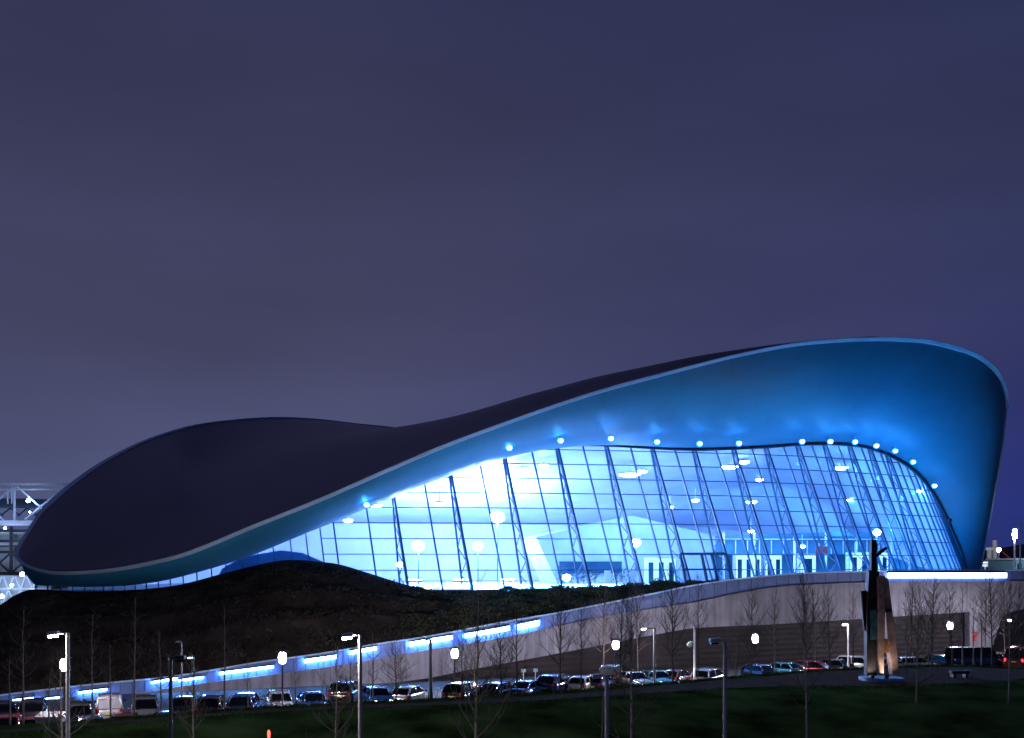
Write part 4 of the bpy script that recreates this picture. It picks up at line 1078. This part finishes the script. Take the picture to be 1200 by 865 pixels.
TTR = {o.name: tree_of(o) for o in TT+TD+TB}; TU = set()
def plant(proto, base, h, hp, rz, lab, grp, wide=1.0):
    if proto.name in TU: o = copy_tree(proto, None, TTR[proto.name])
    else: o = proto; TU.add(proto.name)
    o.location = base; o.rotation_euler = (0, 0, rz); k = h/hp; o.scale = (k*wide, k*wide, k)
    tag(o, lab, 'tree', grp); return o
def verge_base(u, off=1.6):
    d = 55
    for _ in range(20):
        x = (u-600)/F*d; d = yc(x)+hw(x)+off
    x = (u-600)/F*d
    return Vector((x, d, ground_z(x, d)-.03)), d
SAP = [ # u, top v, template, offset behind the path, label
 (12, 772, 1, 1.2, 'short bare sapling nearest the left edge'),
 (27, 714, 0, 1.0, 'tall pale sapling over the second light strip from the left'),
 (57, 782, 3, 2.2, 'short sapling rising behind the pale metal cabinet'),
 (99, 800, 3, 1.2, 'very short thin sapling right of the tall pale left lamp post'),
 (108, 720, 0, 1.6, 'tall slim sapling between the left lamp post and the white van'),
 (130, 755, 1, 1.0, 'sapling standing right in front of the white van'),
 (157, 700, 1, 1.8, 'slim tall sapling just right of the white van'),
 (189, 740, 2, 1.6, 'twiggy sapling just left of the dark lamp post'),
 (263, 712, 0, 1.4, 'tall slim sapling in front of the black off-roader at the left'),
 (291, 770, 3, 2.0, 'thin sapling in front of the dark blue off-roader'),
 (318, 782, 3, .9, 'short white-trunked sapling at the left side of the silver car'),
 (346, 768, 1, 1.5, 'thin sapling at the right side of the silver car'),
 (378, 775, 1, 1.2, 'short sapling before the dark blue saloon'),
 (410, 760, 2, 2.0, 'thin sapling hard against the left of the mid-left lamp post'),
 (437, 742, 0, 2.2, 'bare sapling right of the mid-left lamp post'),
 (464, 750, 4, 2.6, 'dark sapling in front of the silver hatchback'),
 (541, 738, 4, 3.0, 'dark sapling just right of the globe lamp left of centre'),
 (588, 728, 5, 2.8, 'dark twiggy sapling below the widest pair of light strips'),
 (606, 700, 6, 2.2, 'dark sapling at the last light strip on the ramp'),
 (656, 684, 4, 2.6, 'tall dark sapling above the two pale signs to their right'),
 (681, 700, 6, 2.0, 'dark sapling rising from the white hatchback at centre'),
 (727, 690, 5, 3.0, 'dense dark sapling right of the globe lamp at the cladding edge'),
 (739, 690, 4, 1.4, 'slim dark sapling next to the dense one near the dark cladding edge'),
 (789, 668, 5, 2.6, 'tall dark sapling between the dark lamp post and the camera post'),
 (818, 674, 6, 2.2, 'dark sapling rising behind the white camera post'),
 (862, 742, 2, 2.2, 'short pale multi-twig sapling right of the pinkish lamp post'),
 (880, 690, 4, 3.4, 'dark sapling just left of the lone bright globe lamp'),
 (908, 692, 0, 2.2, 'pale thin sapling just right of the lone bright globe lamp'),
 (944, 672, 5, 2.6, 'wide dark sapling left of the red estate car'),
 (972, 690, 4, 3.2, 'dark sapling above the red estate car'),
 (1000, 694, 6, 3.0, 'thin dark sapling close to the left of the monument'),
 (1062, 700, 0, 1.2, 'pale sapling close to the right of the monument'),
 (1088, 696, 2, 1.4, 'pale leaning sapling before the end of the white estate car'),
 (1116, 690, 4, 1.4, 'dark sapling just right of the globe lamp at the cladding end'),
 (1128, 686, 1, 1.2, 'white-trunked sapling at the end of the dark cladding'),
 (1141, 700, 0, 1.6, 'pale sapling in front of the red banner'),
 (1150, 690, 1, 1.2, 'white-trunked sapling in front of the grey banner'),
 (1163, 672, 5, 1.6, 'dark twiggy sapling right of the grey banner'),
 (1195, 688, 6, 2.0, 'dark sapling at the right edge before the red minibus'),
]
ALLT = TT+TD
for i, (u, v, k, off, lab) in enumerate(SAP):
    b, d = verge_base(u, off); h = zz(v, d)-b.z
    plant(ALLT[k], b, h, 6.0, random.uniform(0, 6.28), lab, 'bare saplings along the verge', wide=min(1.6, max(.8, 1.15*6/h*.9)))
# darker trees standing in the car park before the wall
for (u, d, v, k, lab) in [(470, 84, 758, 4, 'dark tree in the car park against the pale wall left of the thick post'), (556, 86, 742, 5, 'dark tree in the car park right of the globe lamp left of centre'), (707, 92, 690, 5, 'dark tree before the wall just left of the cladding edge lamp'), (748, 93, 684, 4, 'dark tree before the cladding left of the dark lamp post'), (955, 104, 690, 5, 'dark tree in the car park behind the red estate'), (1068, 108, 684, 4, 'dark tree behind the white estate car'), (1092, 101, 680, 5, 'dark tree against the wall above the cladding end lamp'), (1155, 112, 684, 4, 'dark tree behind the dark blue minibus'), (1178, 110, 678, 5, 'dark tree behind the red minibus')]:
    b = PG(u, d, 0); plant(ALLT[k], b, zz(v, d), 6.0, random.uniform(0, 6.28), lab, 'dark bare trees in the car park')
for (u, v, d, k, rz, wide, lab) in [
 (73, 772, 38, 0, .4, 1.0, 'near bare tree with drooping limbs behind the far left lamp post'),
 (228, 765, 40, 2, 2.0, .8, 'near slim bare tree right of the dark left lamp post'),
 (393, 758, 40, 0, 3.3, .8, 'near bare tree left of the mid-left lamp post'),
 (556.5, 690, 41, 1, 1.2, .62, 'near bare tree with up-curving limbs left of centre'),
 (739.5, 745, 42, 0, 5.0, 1.0, 'near bare tree right of the short grey lamp post'),
 (946, 690, 46, 2, 2.6, .62, 'near bare tree on the dark bank left of the monument'),
 (1074, 690, 56, 1, .2, .6, 'near bare tree on the dark bank right of the monument'),
 (1182, 684, 57, 2, 4.1, .6, 'near bare tree on the dark bank at the right edge')]:
    x = PG(u, d).x; b = Vector((x, d, ground_z(x, d)-.05)); plant(TB[k], b, zz(v, d)-b.z, 8.0, rz, lab, 'bare trees on the near bank', wide=wide)

# ------------------------------------------------------------------ stadium at the far left
DS = 260
SP = lambda u, v, dd=0: P(u, v, DS+dd)
t = thing('stadium', 'floodlit white truss stadium rising behind the left tip of the roof', 'stadium', PG(0, DS, 0))
m = MB()
for dd in (0, 14):
    m.bar(SP(-160, 567.5, dd), SP(140, 567.5, dd), .5)
    m.bar(SP(-160, 613, dd), SP(140, 613, dd), 1.3)
m.bar(SP(-160, 573), SP(140, 574), .35)
for k in range(-2, 3):
    a = 17+k*60
    m.bar(SP(a, 571), SP(a, 609), .4); m.bar(SP(a, 570), SP(a-48, 609), .4); m.bar(SP(a+3, 570), SP(a+48, 610), .4)
    m.bar(SP(a+52, 572), SP(a+52, 590), .3); m.bar(SP(a+57, 572), SP(a+57, 590), .3)
    m.bar(SP(a, 568), SP(a, 568, 14), .5); m.bar(SP(a, 613), SP(a, 613, 14), .6)
m.build('roof_truss', M['stadium'], t, world=True)
m = MB(); rows = []
for i in range(31):
    u = -200+i*12; arch = 1-((u-0)/260)**2
    rows.append([SP(u, 606-22*arch*math.sin(.5+1.07*s), 10+18*s) for s in (0, .25, .5, .75, 1)])
m.grid(rows); m.build('roof_membrane', M['membrane'], t, smooth_=True, world=True)
m = MB()
for i in range(16):
    u = -160+i*20; m.bar(SP(u, 605, 9), SP(u+24, 586, 26), .25); m.bar(SP(u+24, 605, 9), SP(u, 586, 26), .25)
m.build('membrane_cables', M['steel'], t, world=True)
m = MB(); m.prism([SP(-200, 622, 6), SP(60, 622, 6), SP(60, 674, 6), SP(-200, 674, 6)], (0, 3, 0)); m.build('stand_back', M['farwall'], t, world=True)
m = MB()
for v in (622, 634, 640, 647, 672): m.bar(SP(-200, v, 4.5), SP(60, v, 4.5), .7 if v != 640 else .4)
for i in range(12):
    u = -200+i*26.5+1; m.bar(SP(u, 617, 4.2), SP(u, 674, 4.2), .6); m.bar(SP(u, 648, 4), SP(u+26, 672, 4), .4); m.bar(SP(u+26, 648, 4), SP(u, 672, 4), .4)
m.build('terrace_frame', M['black'], t, world=True)
m = MB(); m.prism([SP(-200, 674.5, -2), SP(60, 674.5, -2), SP(60, 720, -2), SP(-200, 720, -2)], (0, 2, 0)); m.build('concourse_wall', M['farwall'], t, world=True)
m = MB()
for i in range(14):
    u = -150+i*14; m.bar(SP(u, 676, -3), SP(u+12, 706, -3), .3); m.bar(SP(u+12, 676, -3), SP(u, 706, -3), .3)
m.bar(SP(-200, 690, -3.2), SP(60, 690, -3.2), .4)
m.build('concourse_braces', M['stadium'], t, world=True)
for (u, v, dd, r) in ((33, 587, -2, .45), (35, 600, 3, .2), (6, 619, -4, .3), (26, 673, -8, .5), (2, 699, -12, .5), (-22, 600, 0, .9), (-40, 640, -12, 1.0), (-30, 690, -12, .9), (14, 686, -9, .35)):  # lamps left of the view are added to brighten membrane and truss
    o = MB().ball(SP(u, v, dd), r).build('flood_lamp', M['e_stad'], t, smooth_=True, world=True)

# ------------------------------------------------------------------ distance at the right
m = MB(); rows = []
for i in range(60):
    x = -900+i*40; h = 34+6*math.sin(x*.011)+4*math.sin(x*.037+1)
    rows.append([Vector((x, 850, -2)), Vector((x, 900, h*.8)), Vector((x, 960, h)), Vector((x, 1050, -2))])
m.grid(rows); tag(m.build('hills', M['hill'], smooth_=True), kind='structure')
def far_box(u0, u1, v0, d, lab, cat, mm, wn):
    a, b = P(u0, v0, d), PG(u1, d, 0); t = thing('low_building', lab, cat, ((a.x+b.x)/2, d+6, 0))
    w_, h_ = b.x-a.x, a.z
    MB().box((0, 0, h_/2), (w_, 12, h_)).build('wall', M[mm], t)
    MB().box((0, 0, h_+.15), (w_+.8, 12.8, .3)).build('roof', M['white'], t)
    for k in range(wn):
        MB().box((-w_/2+w_*(k+.5)/wn, -6.03, h_-1.4), (w_/wn*.62, .1, 1.3)).build('window', M['glassdoor'], t)
    return t
far_box(1149, 1171, 660.0, 220, 'low pale pavilion with a dark window band right of the hall end', 'building', 'farwall', 4)
far_box(1171.5, 1190, 658.3, 240, 'cream flat-roofed block between the pavilion and the teal kiosk', 'building', 'farwall', 5)
far_box(1190.5, 1215, 656, 205, 'pale kiosk with a teal canopy at the right edge', 'building', 'membrane', 3)
def far_pole(u, v0, d, r, lab, lamp=None, name='far_lamp_post'):
    t = thing(name, lab, 'lamp post', PG(u, d, 0)); h = zz(v0, d)
    MB().tube([(0, 0, 0), (0, 0, h)], [r, r*.7], 8).build('post', M['white'], t)
    if lamp: MB().lathe((0, 0, h), [(r*1.6, -lamp), (r*1.8, -lamp*.5), (r*1.6, 0), (0, .1)], 10).build('lamp_head', M['e_far'], t, smooth_=True)
far_pole(1189, 620.5, 190, .2, 'white column lamp with a glowing top near the right edge', 1.7)
far_pole(1195.5, 612, 180, .17, 'tall plain white pole at the right edge')
t = thing('cable_mast', 'pale twin-legged mast with stays beyond the hall end', 'mast', PG(1162, 230, 0)); hz = zz(633, 230)
MB().tube([(-.6, 0, 0), (-.5, 0, zz(644, 230))], .55, 8).build('leg', M['farwall'], t)
MB().tube([(.9, 0, 0), (.7, 0, hz)], .5, 8).build('leg', M['farwall'], t)
MB().bar((-1.5, 0, zz(643, 230)), (2.0, 0, zz(643, 230)), .5).build('cross_beam', M['white'], t)
m = MB()
for s in (-6.5, 6.5): m.tube([(s, 0, 10), (.4, 0, hz-1)], .12, 5)
m.build('stay', M['postred'], t)
t = thing('far_lamp', 'round glowing lamp right of the pale mast', 'lamp post', PG(1170.5, 215, 0)); hz = zz(644.5, 215)
MB().tube([(0, 0, 0), (0, 0, hz-.4)], .12, 6).build('post', M['darkpost'], t)
MB().ball((0, 0, hz), .36, (1, 1, 1.2)).build('lamp_head', M['e_far'], t, smooth_=True)
